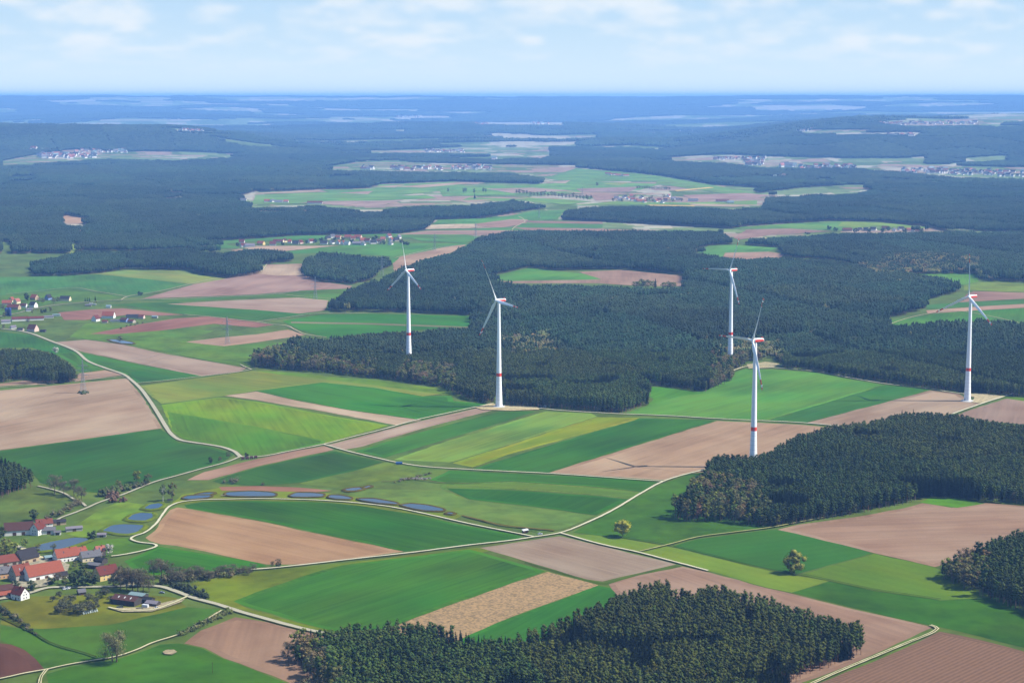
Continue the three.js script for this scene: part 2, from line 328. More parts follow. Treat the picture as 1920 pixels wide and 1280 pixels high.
// ------------------------------------------------------------------ ground: one sheet to beyond the horizon
{
  const radii = [0], AZ = [];
  for (let r = 400; r < 60000; r *= r < 1000 ? 1.2 : r < 9000 ? 1.0085 : r < 15000 ? 1.007 : 1.011) radii.push(r);
  radii.push(60000);
  for (let a = -180; a < -21; a += 7) AZ.push(a);
  for (let a = -21; a <= 21; a += 0.06) AZ.push(a);
  for (let a = 24; a < 180; a += 6) AZ.push(a);
  const n = AZ.length, pos = [], col = [], uv = [], idx = [];
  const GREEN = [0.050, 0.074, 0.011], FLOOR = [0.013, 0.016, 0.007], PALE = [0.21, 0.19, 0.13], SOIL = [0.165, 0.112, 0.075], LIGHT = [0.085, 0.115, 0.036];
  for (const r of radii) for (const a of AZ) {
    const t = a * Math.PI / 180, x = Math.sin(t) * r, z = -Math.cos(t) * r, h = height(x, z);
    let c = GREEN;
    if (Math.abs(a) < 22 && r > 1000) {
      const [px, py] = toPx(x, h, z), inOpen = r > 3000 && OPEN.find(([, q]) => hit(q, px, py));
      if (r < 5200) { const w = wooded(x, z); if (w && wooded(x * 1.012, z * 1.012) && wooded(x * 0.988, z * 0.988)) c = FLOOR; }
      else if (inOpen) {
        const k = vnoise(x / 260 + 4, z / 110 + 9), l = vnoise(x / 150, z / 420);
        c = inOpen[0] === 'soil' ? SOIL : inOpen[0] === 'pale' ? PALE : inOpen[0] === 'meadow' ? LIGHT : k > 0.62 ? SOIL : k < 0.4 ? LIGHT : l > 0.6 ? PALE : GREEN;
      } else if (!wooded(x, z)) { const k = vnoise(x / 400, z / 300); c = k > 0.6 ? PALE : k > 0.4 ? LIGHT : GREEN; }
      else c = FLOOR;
    }
    pos.push(x, h, z); col.push(...c); uv.push(x / TILE, -z / TILE);
  }
  for (let i = 0; i + 1 < radii.length; i++) for (let j = 0; j < n; j++) {
    const a = i * n + j, b = i * n + (j + 1) % n, c = a + n, d = b + n;
    if (i) idx.push(a, c, b);
    idx.push(b, c, d);
  }
  const g = new THREE.BufferGeometry();
  g.setAttribute('position', new THREE.Float32BufferAttribute(pos, 3)); g.setAttribute('color', new THREE.Float32BufferAttribute(col, 3)); g.setAttribute('uv', new THREE.Float32BufferAttribute(uv, 2));
  g.setIndex(idx); fixUp(g); g.computeVertexNormals();
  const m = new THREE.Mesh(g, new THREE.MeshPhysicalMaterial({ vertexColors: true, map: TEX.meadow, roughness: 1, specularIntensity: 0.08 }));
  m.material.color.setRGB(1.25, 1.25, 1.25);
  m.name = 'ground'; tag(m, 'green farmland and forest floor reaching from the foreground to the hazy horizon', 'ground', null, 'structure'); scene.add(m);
}

// ------------------------------------------------------------------ fields, from the foreground back
const NEARLY = 'strips of the patchwork far down the valley';
// foreground, left
field('meadow', [112, 132, 52], 'village meadow with orchard trees between the road and the ditch', '0,1130 60,1118 200,1112 330,1120 350,1138 300,1150 200,1172 120,1180 60,1178 0,1170', { rough: 4, name: 'meadow', category: 'meadow' });
field('meadow', [72, 124, 55], 'large meadow below the farm shed, crossed by the ditch', '60,1180 200,1172 300,1150 350,1138 412,1142 340,1190 290,1206 215,1232 180,1238 110,1248 85,1254 65,1234 40,1215 0,1200 0,1172', { rough: 3, name: 'meadow', category: 'meadow' });
field('soil', [118, 78, 68], 'dark brown ploughed field in the lower left corner', '-60,1200 0,1206 20,1208 45,1218 66,1235 82,1254 50,1262 0,1272 -60,1280');
field('meadow', [66, 126, 44], 'bright green meadow below the pale track at the bottom edge', '90,1280 86,1264 130,1250 180,1242 216,1237 252,1226 300,1208 335,1206 380,1216 420,1236 480,1258 540,1282 600,1330 90,1330', { name: 'meadow', category: 'meadow' });
field('soil', [172, 134, 118], 'brown field with a hedge along it, beside the near wood', '345,1206 376,1182 440,1157 500,1166 560,1182 612,1194 590,1330 560,1290 540,1279 480,1256 420,1234 382,1214');
field('crop', [58, 128, 40], 'small bright green field right of the village street', '232,1052 262,1040 295,1024 330,1030 480,1054 500,1061 470,1066 380,1074 290,1078 248,1066');
field('meadow', [84, 134, 55], 'meadow between the fish ponds and the village', '140,1022 190,1012 240,1008 262,1018 288,1022 262,1034 212,1044 150,1040 120,1030', { name: 'meadow', category: 'meadow' });
field('meadow', [112, 158, 76], 'pale green meadow left of the three upper fish ponds', '120,1000 180,960 230,938 285,950 262,965 225,990 190,1000 150,1008', { name: 'meadow', category: 'meadow', rough: 4 });
field('soil', [194, 152, 124], 'long tan ploughed field inside the bend of the pale track', '272,1008 290,995 304,972 318,956 332,951 480,976 640,1010 757,1034 700,1042 620,1052 560,1058 500,1058 440,1046 330,1023 300,1020 280,1014');
field('crop', [56, 122, 42], 'long deep green field between the ponds track and the tan field', '345,947 380,941 480,939 600,942 660,946 730,955 800,969 880,987 975,1004 978,1010 900,1020 760,1034 640,1008 480,974 350,952');
field('meadow', [110, 142, 48], 'yellowish meadow margin round the big green field', '360,1094 400,1084 480,1071 560,1064 640,1056 780,1040 900,1026 940,1028 905,1036 740,1052 600,1072 540,1092 480,1112 440,1128 480,1146 560,1168 620,1182 612,1186 560,1174 500,1158 430,1138 380,1124 355,1112', { name: 'meadow', category: 'meadow' });
field('crop', [66, 132, 54], 'biggest green wheat field in front, left of the stubble strip', '437,1127 480,1110 540,1090 600,1070 640,1060 740,1047 880,1030 905,1036 1022,1071 960,1093 840,1135 725,1178 630,1184 560,1166 480,1143', { dir: [0.62, -0.78] });
field('stubble', [190, 158, 128], 'speckled stubble strip behind the near wood', '690,1204 726,1178 960,1093 1027,1072 1122,1097 960,1156 880,1190 820,1220', { dir: [0.62, -0.78] });
field('crop', [60, 132, 66], 'green strip behind the near wood right of the stubble', '820,1222 880,1190 960,1157 1122,1098 1190,1110 1250,1135 1120,1215 900,1250');
field('soil', [176, 150, 140], 'greyish brown square field below the track junction', '900,1027 960,1018 1050,1005 1130,1024 1268,1058 1200,1074 1130,1090 1100,1086 985,1052');
field('soil', [178, 142, 130], 'brown field reaching from the square field past the near wood to the lower right', '1140,1093 1200,1078 1280,1062 1330,1073 1440,1103 1500,1117 1600,1142 1750,1176 1640,1226 1560,1260 1480,1290 1200,1180');
field('mown', [112, 156, 78], 'light green grass strip along the pale track right of the junction', '1062,1002 1110,1003 1165,1009 1240,1022 1440,1069 1490,1079 1555,1089 1485,1111 1440,1102 1325,1069 1195,1035 1130,1021', { name: 'meadow', category: 'meadow' });
field('meadow', [70, 126, 50], 'deep green meadow with the yellow willow and the wood shadow', '1075,998 1105,982 1150,958 1200,930 1245,906 1290,890 1325,882 1335,900 1330,960 1450,986 1440,990 1370,1000 1310,1008 1255,1022 1165,1008', { name: 'meadow', category: 'meadow' });
field('mown', [62, 128, 66], 'green field with the second willow at its lower edge', '1262,1024 1312,1010 1440,994 1462,993 1530,1008 1636,1037 1560,1058 1495,1076 1440,1067 1340,1044');
field('mown', [98, 146, 64], 'light meadow below the big brown field on the right', '1498,1078 1565,1059 1640,1038 1752,1063 1800,1088 1840,1110 1870,1118 1820,1122 1768,1125 1640,1106 1555,1088', { name: 'meadow', category: 'meadow' });
field('meadow', [60, 118, 38], 'deep green meadow wedge at the right edge below the corner wood', '1486,1111 1555,1090 1640,1108 1765,1126 1830,1122 1870,1120 1930,1150 2060,1200 2060,1260 1920,1214 1800,1184 1660,1154', { name: 'meadow', category: 'meadow' });
field('soil', [184, 148, 134], 'large brown field on the right below the side wood', '1458,993 1500,983 1600,970 1690,954 1730,943 1785,952 1850,943 1920,948 2060,960 2060,990 1920,1010 1820,1046 1754,1063 1640,1037 1520,1007', { dir: [1, -0.15] });
field('meadow', [84, 150, 48], 'small bright grass patch notched into the side wood edge', '1726,942 1745,932 1800,934 1846,944 1795,952', { name: 'meadow', category: 'meadow' });
field('furrow', [152, 116, 102], 'furrowed brown field in the lower right corner', '1500,1296 1560,1272 1640,1240 1700,1214 1762,1184 1840,1200 1920,1221 2060,1262 2060,1420 1480,1420', { dir: [0.68, -0.74] });
field('meadow', [78, 112, 52], 'dark grass verge between the brown square and the field below it', '985,1053 1100,1087 1132,1093 1270,1060 1278,1062 1200,1078 1136,1097 1096,1090 983,1056', { name: 'meadow', category: 'verge' });
// middle distance
field('soil', [196, 160, 140], 'big pinkish field crossed by the rotor shadow', '1030,886 1160,846 1345,789 1500,796 1570,802 1500,850 1330,884 1280,890 1250,900 1130,893');
field('crop', [58, 122, 54], 'dark green field left of the rotor shadow', '882,880 1040,832 1200,784 1342,788 1182,838 1027,886');
field('crop', [132, 164, 52], 'narrow yellow green strip in the striped fields below the wood', '848,868 960,833 1060,800 1120,782 1200,783 1190,788 1090,815 960,850 886,876 866,872');
field('crop', [114, 164, 104], 'pale green strip in the striped fields below the wood', '738,862 840,826 960,790 1022,772 1108,775 1120,781 1060,799 960,832 842,867');
field('crop', [64, 128, 62], 'dark green strip below the pale turbine yard', '664,846 790,810 935,772 1004,771 960,786 840,822 722,858');
field('soil', [196, 166, 156], 'pinkish soil strip running up to the turbine yard', '614,834 790,789 892,766 926,768 905,774 790,804 680,837 646,843');
field('soil', [184, 144, 130], 'narrow soil strip below the straight pale track', '350,900 382,885 480,861 560,844 608,836 626,843 560,857 480,875 390,900');
field('crop', [58, 114, 62], 'dark green strip above the ponds and the narrow soil strip', '398,902 480,877 560,859 628,846 718,866 660,884 600,897 560,905 480,911 415,907');
field('meadow', [104, 144, 86], 'rough wet meadow between the ponds and the curving track', '560,906 660,884 720,867 760,872 840,878 836,888 806,900 720,906 650,914 600,914', { name: 'meadow', category: 'meadow' });
field('crop', [62, 126, 50], 'green strip below the curving pale track', '806,900 842,882 960,888 1140,897 1234,903 1206,922 1120,913 960,902 840,906');
field('crop', [98, 146, 80], 'light strip under the curving track strip', '824,908 960,903 1120,914 1204,924 1184,934 1100,926 960,917 830,918');
field('crop', [52, 116, 44], 'dark green middle strip right of the ponds', '838,916 960,919 1100,928 1182,936 1118,966 1000,950 880,936');
field('meadow', [104, 150, 104], 'pale green rough grass right of the pond chain', '650,930 660,916 830,920 880,938 1000,952 1114,967 1062,990 1010,1000 960,986 850,968 860,962 780,948 700,936', { name: 'meadow', category: 'meadow' });
field('meadow', [118, 150, 52], 'bright grass dykes round the chain of fish ponds', '318,948 340,928 415,914 480,920 540,921 620,925 700,936 780,948 850,960 866,968 845,976 760,962 680,949 600,941 480,938 380,940', { name: 'meadow', category: 'meadow' });
field('soil', [178, 128, 112], 'thin brown strip just above the long ponds', '410,913 480,911 560,914 622,920 590,923 480,921 415,920');
field('crop', [58, 116, 64], 'large dark green field on the left inside the road bend', '-60,851 0,846 150,825 300,804 316,816 335,830 395,838 440,851 415,868 330,890 282,904 215,926 160,922 100,912 74,905 58,884 0,866 -60,862', { dir: [0.54, -0.84] });
field('soil', [194, 162, 146], 'large pale brown field round the pylon on the left', '-60,732 0,732 130,720 238,709 262,738 288,778 303,803 150,824 0,844 -60,850', { dir: [0.54, -0.84] });
field('soil', [186, 150, 136], 'brown strip between the left wood and the thin track', '-60,720 0,719 50,713 90,722 140,716 148,700 196,694 234,703 120,715 0,724 -60,728');
field('crop', [118, 170, 44], 'bright yellow green field inside the road bend', '302,759 410,745 480,753 600,776 728,798 660,818 608,831 520,849 480,855 450,851 395,832 345,823 322,808');
field('crop', [88, 146, 46], 'darker green lower half of the yellow green field', '312,772 400,786 480,800 610,826 608,831 520,849 480,855 450,851 395,832 345,823 324,808');
field('crop', [126, 160, 100], 'thin pale crop above the yellow green field', '262,723 370,710 472,695 560,702 640,710 780,727 838,737 792,743 700,727 604,717 480,732 420,742 302,757 282,742');
field('soil', [208, 178, 160], 'pale pink soil strip below the wind turbine crop', '420,742 480,734 560,752 660,770 790,788 742,797 620,774 480,750');
field('crop', [64, 138, 58], 'green crop with the shadow of the front left turbine', '482,733 606,717 700,727 790,743 846,742 850,752 926,758 886,765 790,787 660,769 540,747');
field('meadow', [106, 156, 66], 'sunlit grass along the foot of the middle wood', '472,694 560,700 640,708 720,714 838,730 852,742 800,736 700,722 600,710 520,702', { name: 'meadow', category: 'meadow' });
field('soil', [186, 156, 146], 'pinkish strip running from the road to the wood corner', '104,641 160,637 232,646 290,660 380,676 462,690 450,697 376,705 300,690 160,661 130,652');
field('meadow', [96, 146, 72], 'wide meadow between the farm and the pinkish strip', '130,632 160,606 300,614 400,620 350,640 385,646 480,645 560,640 520,650 472,672 466,688 380,674 232,644 160,636', { name: 'meadow', category: 'meadow' });
field('crop', [70, 138, 78], 'green strip below the pinkish strip', '150,661 270,686 378,705 300,714 256,718 236,703 195,690 166,678');
field('crop', [58, 122, 74], 'darker green corner beside the road bend', '238,698 262,695 330,708 300,714 256,718 240,706');
field('crop', [64, 132, 82], 'blue green crop below the left hamlet road', '-60,620 0,622 55,628 95,643 140,660 130,678 95,662 60,652 0,652 -60,650');
field('crop', [76, 140, 74], 'green strip between the left wood and the road', '98,662 140,660 165,679 196,692 150,699 132,680');
field('soil', [202, 164, 148], 'pale soil wedge left of the little track bend', '348,641 420,632 480,627 540,618 572,628 480,642 420,649 388,646');
field('soil', [172, 122, 112], 'reddish soil strip behind the red roofed farm', '108,586 170,580 230,578 330,589 345,590 300,592 240,590 160,600 120,600', {});
field('soil', [170, 116, 106], 'long reddish soil strip in front of the red roofed farm', '168,626 250,610 330,597 400,593 480,604 514,609 480,614 400,607 300,620 210,627');
field('crop', [72, 136, 70], 'green strip behind the red roofed farm', '180,573 260,568 330,566 460,577 600,588 480,601 345,589 240,574');
field('soil', [190, 158, 148], 'pinkish soil strip right of the hamlet road', '312,570 400,565 480,561 560,558 616,562 609,582 560,588 480,581');
field('crop', [88, 144, 82], 'green strip along the hamlet road', '262,563 330,561 480,553 560,546 660,541 656,556 614,563 560,558 480,557 330,566');
field('soil', [184, 146, 140], 'large reddish brown field behind the hamlet', '266,560 362,533 420,521 480,508 486,514 500,496 570,494 568,512 600,528 660,536 656,541 560,545 480,552');
field('soil', [206, 174, 156], 'paler upper part of the reddish brown field', '470,512 490,499 570,494 569,507 575,515 520,517');
field('crop', [78, 144, 104], 'blue green field behind the left hamlet', '-60,520 60,519 200,514 280,524 360,534 240,558 182,548 135,541 60,548 0,554 -60,556');
field('crop', [134, 168, 122], 'pale olive field before the western wood', '172,513 240,507 330,506 380,517 425,522 362,533 280,524');
field('meadow', [88, 138, 76], 'meadow between the little tracks of the hamlet', '-60,558 0,555 60,549 135,542 182,549 236,557 200,564 100,567 30,586 0,590 -60,592', { name: 'meadow', category: 'meadow' });
field('crop', [66, 140, 62], 'green clearing field behind the front tongue of the wood', '530,602 600,590 700,588 885,593 882,612 700,625 612,634 560,618');
field('soil', [150, 136, 108], 'thin brown line across the clearing field', '545,603 700,606 884,613 884,615 700,609 545,606');
// right of the middle wood
field('crop', [92, 160, 94], 'large green field between the middle wood and the side wood', '1172,776 1250,748 1340,725 1382,697 1400,692 1470,694 1530,699 1600,712 1660,722 1560,752 1440,788 1350,786 1250,780');
field('crop', [64, 128, 76], 'dark green strip with the shadow of the right turbine', '1442,789 1500,770 1580,746 1662,722 1744,731 1640,760 1510,793');
field('crop', [80, 152, 60], 'bright green corner tucked into the middle wood', '1190,724 1240,726 1322,737 1330,728 1250,748 1180,774 1214,762 1226,748');
field('soil', [188, 158, 144], 'pale brown field round the right turbine', '1512,793 1640,760 1745,732 1800,739 1822,752 1850,752 1835,760 1775,780 1740,790 1572,801');
field('soil', [172, 140, 132], 'brown field at the right edge beyond the side wood', '1780,784 1840,762 1890,747 1920,750 2060,765 2060,815 1920,796 1850,790');
field('meadow', [96, 150, 56], 'grass strip along the foot of the wood behind the right turbine', '1740,730 1800,735 1920,745 2060,752 2060,762 1920,752 1880,746 1840,742', { name: 'meadow', category: 'meadow' });
// beyond
field('crop', [92, 160, 92], 'green half of the clearing in the middle wood', '896,524 990,503 1040,508 1100,514 1130,524 960,527');
field('soil', [184, 146, 132], 'brown half of the clearing in the middle wood', '896,527 960,527 1128,524 1085,510 1165,506 1280,517 1288,537 1200,536 1120,531 960,531');
field('crop', [96, 166, 118], 'green clearing behind the rear turbine', '1302,472 1330,461 1380,459 1460,465 1440,472 1360,474 1354,482');
field('soil', [188, 148, 134], 'brown field in the clearing behind the rear turbine', '1356,482 1360,474 1440,472 1472,476 1460,487 1400,487');
field('crop', [94, 158, 88], 'green clearing left of the right turbine rotor', '1690,516 1740,512 1832,512 1836,528 1808,534 1770,532');
field('meadow', [122, 160, 96], 'olive meadow right of the right turbine rotor', '1808,535 1836,529 1920,531 2060,535 2060,548 1920,548 1846,545 1808,545', { name: 'meadow', category: 'meadow' });
field('soil', [174, 134, 124], 'reddish field right of the right turbine rotor', '1826,546 1920,549 2060,550 2060,562 1920,560 1800,567 1812,552');
field('crop', [78, 142, 100], 'blue green strip right of the right turbine', '1738,572 1800,567 1920,561 2060,562 2060,570 1920,570 1738,580');
field('soil', [198, 156, 142], 'pale red strip right of the right turbine', '1738,582 1850,574 1920,570 2060,570 2060,577 1920,577 1800,584 1740,588');
field('crop', [80, 146, 76], 'green field with a pale path under the right rotor', '1664,602 1700,597 1760,588 1800,584 1920,578 2060,577 2060,622 1920,608 1850,601 1760,606 1680,613');
// the open land round the middle village and down the valley
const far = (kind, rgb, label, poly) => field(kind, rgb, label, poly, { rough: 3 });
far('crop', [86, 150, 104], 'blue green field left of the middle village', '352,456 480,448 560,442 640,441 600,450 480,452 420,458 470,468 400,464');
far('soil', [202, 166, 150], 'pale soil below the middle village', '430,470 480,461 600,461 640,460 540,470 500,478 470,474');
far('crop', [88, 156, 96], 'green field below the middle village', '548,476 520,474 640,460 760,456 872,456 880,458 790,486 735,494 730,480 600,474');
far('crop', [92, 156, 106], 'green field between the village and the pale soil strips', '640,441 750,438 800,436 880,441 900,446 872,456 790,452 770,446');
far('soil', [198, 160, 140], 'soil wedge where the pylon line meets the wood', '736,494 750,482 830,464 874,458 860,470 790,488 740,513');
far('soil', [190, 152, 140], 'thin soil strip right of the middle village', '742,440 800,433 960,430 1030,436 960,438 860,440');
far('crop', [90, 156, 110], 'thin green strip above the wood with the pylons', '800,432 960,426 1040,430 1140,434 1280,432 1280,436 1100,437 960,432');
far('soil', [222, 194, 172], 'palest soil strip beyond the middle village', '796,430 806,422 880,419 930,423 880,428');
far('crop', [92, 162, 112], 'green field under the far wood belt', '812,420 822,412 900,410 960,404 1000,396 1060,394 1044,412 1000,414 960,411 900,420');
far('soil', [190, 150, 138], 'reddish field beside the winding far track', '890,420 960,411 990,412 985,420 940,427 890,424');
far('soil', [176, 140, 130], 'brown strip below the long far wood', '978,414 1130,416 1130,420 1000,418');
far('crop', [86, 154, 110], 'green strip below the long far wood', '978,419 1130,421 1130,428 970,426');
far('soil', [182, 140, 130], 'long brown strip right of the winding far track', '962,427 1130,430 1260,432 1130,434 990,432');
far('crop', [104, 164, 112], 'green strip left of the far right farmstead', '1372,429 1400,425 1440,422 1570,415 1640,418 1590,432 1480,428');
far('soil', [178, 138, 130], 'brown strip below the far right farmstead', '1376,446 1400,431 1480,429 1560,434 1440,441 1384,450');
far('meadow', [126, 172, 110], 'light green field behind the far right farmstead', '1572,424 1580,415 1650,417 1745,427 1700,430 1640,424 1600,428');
let vr = mulberry(21);
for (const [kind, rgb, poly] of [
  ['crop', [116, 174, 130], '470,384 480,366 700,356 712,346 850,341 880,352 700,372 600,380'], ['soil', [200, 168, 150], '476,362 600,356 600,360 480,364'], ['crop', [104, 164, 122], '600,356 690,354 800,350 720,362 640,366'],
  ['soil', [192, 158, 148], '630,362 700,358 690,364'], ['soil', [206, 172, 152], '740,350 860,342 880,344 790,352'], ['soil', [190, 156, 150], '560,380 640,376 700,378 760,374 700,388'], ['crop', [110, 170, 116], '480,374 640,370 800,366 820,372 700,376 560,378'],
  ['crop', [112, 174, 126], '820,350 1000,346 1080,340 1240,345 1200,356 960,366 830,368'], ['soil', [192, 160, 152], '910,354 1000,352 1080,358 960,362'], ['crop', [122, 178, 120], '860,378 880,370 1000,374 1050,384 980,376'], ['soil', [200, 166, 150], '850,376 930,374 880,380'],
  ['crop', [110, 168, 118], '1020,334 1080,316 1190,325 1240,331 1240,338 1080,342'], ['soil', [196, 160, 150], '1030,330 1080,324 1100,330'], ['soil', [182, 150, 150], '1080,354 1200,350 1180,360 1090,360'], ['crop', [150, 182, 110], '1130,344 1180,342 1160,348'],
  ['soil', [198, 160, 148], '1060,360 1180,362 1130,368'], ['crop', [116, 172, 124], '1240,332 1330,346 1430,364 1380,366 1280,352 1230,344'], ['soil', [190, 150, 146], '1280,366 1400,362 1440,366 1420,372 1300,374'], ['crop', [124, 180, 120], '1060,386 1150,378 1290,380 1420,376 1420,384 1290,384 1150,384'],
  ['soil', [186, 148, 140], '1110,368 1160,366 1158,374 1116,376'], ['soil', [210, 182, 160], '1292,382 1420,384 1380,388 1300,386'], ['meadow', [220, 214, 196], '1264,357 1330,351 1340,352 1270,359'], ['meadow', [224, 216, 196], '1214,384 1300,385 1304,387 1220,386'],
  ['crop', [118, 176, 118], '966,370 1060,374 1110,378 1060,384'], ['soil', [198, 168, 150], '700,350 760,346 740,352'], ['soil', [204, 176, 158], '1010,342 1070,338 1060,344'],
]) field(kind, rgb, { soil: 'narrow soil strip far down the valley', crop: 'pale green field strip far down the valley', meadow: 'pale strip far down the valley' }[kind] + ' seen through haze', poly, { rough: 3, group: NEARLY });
field('soil', [212, 168, 140], 'small orange soil clearing in the left forest', '111,410 124,404 182,413 152,420 124,419');
field('meadow', [140, 178, 100], 'small grass glade in the left forest', '118,474 134,455 152,463 140,474 125,477', { name: 'meadow', category: 'meadow' });

// ------------------------------------------------------------------ roads and tracks
const ASPHALT = groundMat('road', 214, 206, 196), GRAVEL = groundMat('road', 244, 232, 208), GRASSY = groundMat('road', 212, 208, 150), WHITE_TRACK = groundMat('road', 250, 242, 228, 1.0);
ribbon('road', 'paved road winding from the left hamlet down to the track junction', 'road', '-60,618 0,617 30,620 55,625 95,640 140,658 165,678 195,690 232,703 243,711 262,728 280,752 295,775 310,800 322,816 338,826 360,830 395,835 420,840 440,848 450,857', 7.4, ASPHALT);
ribbon('road', 'paved road from the track junction past the bushes to the upper farm', 'road', '450,857 425,867 380,879 330,893 290,904 262,915 230,928 205,936 180,945 165,952 140,962 115,971 100,980', 4.4, ASPHALT);
ribbon('road', 'short paved spur into the lane by the low wood', 'road', '160,950 154,944 140,938 120,926 95,918 70,912', 4, ASPHALT);
ribbon('road', 'paved village street leading out to the right below the big green field', 'road', '-60,1130 0,1124 50,1114 90,1103 130,1102 200,1101 250,1099 300,1101 335,1112 365,1123 410,1135 450,1148 500,1162 560,1178 605,1188 680,1206', 7.4, ASPHALT);
ribbon('road', 'pale yard road beside the dark pond in the village', 'road', '28,1024 45,1031 60,1040 75,1046 95,1046', 8, GRAVEL);
ribbon('track', 'straight pale track from the junction up to the front left turbine', 'track', '450,857 485,857 545,846 605,834 660,820 720,805 785,787 840,775 890,764 926,757', 3.4, WHITE_TRACK);
ribbon('track', 'pale track curving under the striped fields', 'track', '607,834 650,846 700,858 750,869 800,876 880,881 960,885 1040,889 1140,896 1225,902 1243,903', 3.6, WHITE_TRACK);
ribbon('track', 'long pale track from the side wood down to the village hedge', 'track', '1340,878 1320,882 1290,889 1245,903 1200,927 1150,957 1100,981 1050,1000 1000,1008 960,1014 880,1023 780,1036 700,1045 620,1054 550,1062 500,1067 470,1069', 3.8, WHITE_TRACK);
ribbon('track', 'pale track running right from the junction to the brown field', 'track', '1050,1000 1130,1022 1195,1036 1260,1053 1328,1071', 3.6, WHITE_TRACK);
ribbon('track', 'pale track curving past the fish ponds into the village', 'track', '1000,1007 960,999 880,983 800,965 730,951 660,943 600,939 540,937 480,936 430,937 380,938 340,942 318,950 305,965 290,985 270,1000 250,1007 245,1012 262,1018 288,1021 293,1025 285,1029 262,1035 225,1042 208,1044', 3.6, WHITE_TRACK);
ribbon('track', 'pale track along the front of the middle wood', 'track', '930,765 1005,766 1050,770 1150,776 1250,780 1350,786 1440,790 1500,793 1580,800', 3.8, WHITE_TRACK);
ribbon('track', 'pale access track of the right turbine', 'track', '1902,738 1870,748 1840,758 1800,772 1770,783', 4, WHITE_TRACK);
ribbon('track', 'pale track along the wood edge to the right turbine', 'track', '1440,689 1475,692 1530,697 1600,710 1660,720 1720,727 1745,730 1800,738 1835,740', 3.4, WHITE_TRACK);
ribbon('track', 'pale track from the lower left corner past the tall bare tree', 'track', '-40,1282 0,1274 50,1263 85,1257 130,1247 180,1239 215,1233 250,1222 290,1205 320,1196 345,1187 375,1170 415,1146', 2.6, GRAVEL);
ribbon('track', 'double wheel track forking off at the lower left corner', 'track', '88,1256 78,1268 72,1290', 2.8, GRAVEL, { double: true });
ribbon('track', 'sandy drive to the grey farm shed', 'track', '350,1120 335,1127 310,1137 285,1145 250,1146 215,1143 203,1140', 3.4, GRAVEL);
ribbon('track', 'thin pale track across the left edge to the road', 'track', '-60,733 0,727 60,723 120,717 180,711 242,706', 2.4, GRAVEL);
ribbon('track', 'thin pale track from the road to the wood corner', 'track', '256,719 300,715 370,707 440,699 472,693', 2.4, WHITE_TRACK);
ribbon('track', 'short pale kink in the track at the wood corner', 'track', '470,693 458,688 450,684', 2.4, WHITE_TRACK);
ribbon('road', 'hamlet road running right along the green strips', 'road', '-40,600 30,588 60,580 100,573 150,568 200,564 260,562 330,561 420,557 500,553 560,546', 5, ASPHALT);
ribbon('track', 'pale track climbing to the western wood', 'track', '226,563 240,556 300,546 360,532 420,520 480,512 500,496', 3.4, GRAVEL);
ribbon('track', 'thin pale track behind the left hamlet', 'track', '10,552 60,547 135,540 180,547 236,556', 2.6, GRAVEL);
ribbon('track', 'thin pale track across the meadows to the front tongue of the wood', 'track', '345,590 400,595 440,600 480,604 505,608 535,611 555,620 575,628 612,633', 3, GRAVEL);
ribbon('track', 'thin pale track to the green clearing', 'track', '480,604 530,597 600,588 690,588', 2.6, GRAVEL);
ribbon('track', 'short pale track in the green strip before the wood', 'track', '513,550 560,556 626,561', 2.6, GRAVEL);
ribbon('track', 'pale path curving through the field under the right rotor', 'track', '1665,610 1700,598 1740,589 1790,583 1850,592 1912,606', 3, GRAVEL);
ribbon('track', 'double wheel track along the furrowed field', 'track', '1500,1294 1580,1258 1640,1233 1700,1208 1752,1186 1758,1179 1745,1174', 3.4, GRAVEL, { double: true });
ribbon('track', 'grassy path across the meadow right of the junction', 'track', '1200,1035 1255,1022 1310,1008 1370,1000 1440,991 1500,980 1600,961', 2.4, GRASSY);
ribbon('track', 'pale track climbing past the soil wedge under the pylons', 'track', '740,484 780,474 830,463 875,459', 3.6, GRAVEL);
ribbon('track', 'far winding pale track', 'track', '960,431 968,424 984,416 980,410 972,406', 4, GRAVEL);
ribbon('track', 'pale path by the turbine in the wood', 'track', '1366,699 1400,688 1440,684 1470,686', 5, GRAVEL);
ribbon('track', 'thin pale lane past the middle village', 'track', '400,472 440,467 490,462', 3.5, GRAVEL);
field('stubble', [222, 200, 166], 'pale sandy turbine yard at the edge of the middle wood', '888,764 920,757 940,760 1005,762 1012,769 960,771 905,769', { name: 'yard', category: 'yard', rough: 3 }).position.y += 0.4;
field('stubble', [218, 200, 172], 'pale gravel yard beside the right turbine', '1805,740 1840,738 1870,742 1886,744 1860,752 1840,757 1822,755 1828,746', { name: 'yard', category: 'yard', rough: 3 }).position.y += 0.4;
field('stubble', [206, 190, 160], 'pale gravel yard by the turbine in the wood', '1400,684 1436,679 1462,683 1450,690 1404,692', { name: 'yard', category: 'yard', rough: 3 }).position.y += 0.4;
field('stubble', [206, 190, 168], 'sandy yard round the grey farm shed', '270,1140 330,1126 352,1119 340,1130 312,1140 285,1148 230,1149 204,1142', { name: 'yard', category: 'yard', rough: 2 }).position.y += 0.4;
field('stubble', [196, 186, 172], 'bare yard among the roofs of the lower village', '40,1050 90,1046 130,1060 120,1080 86,1100 60,1104 20,1100', { name: 'yard', category: 'yard', rough: 2 }).position.y += 0.4;

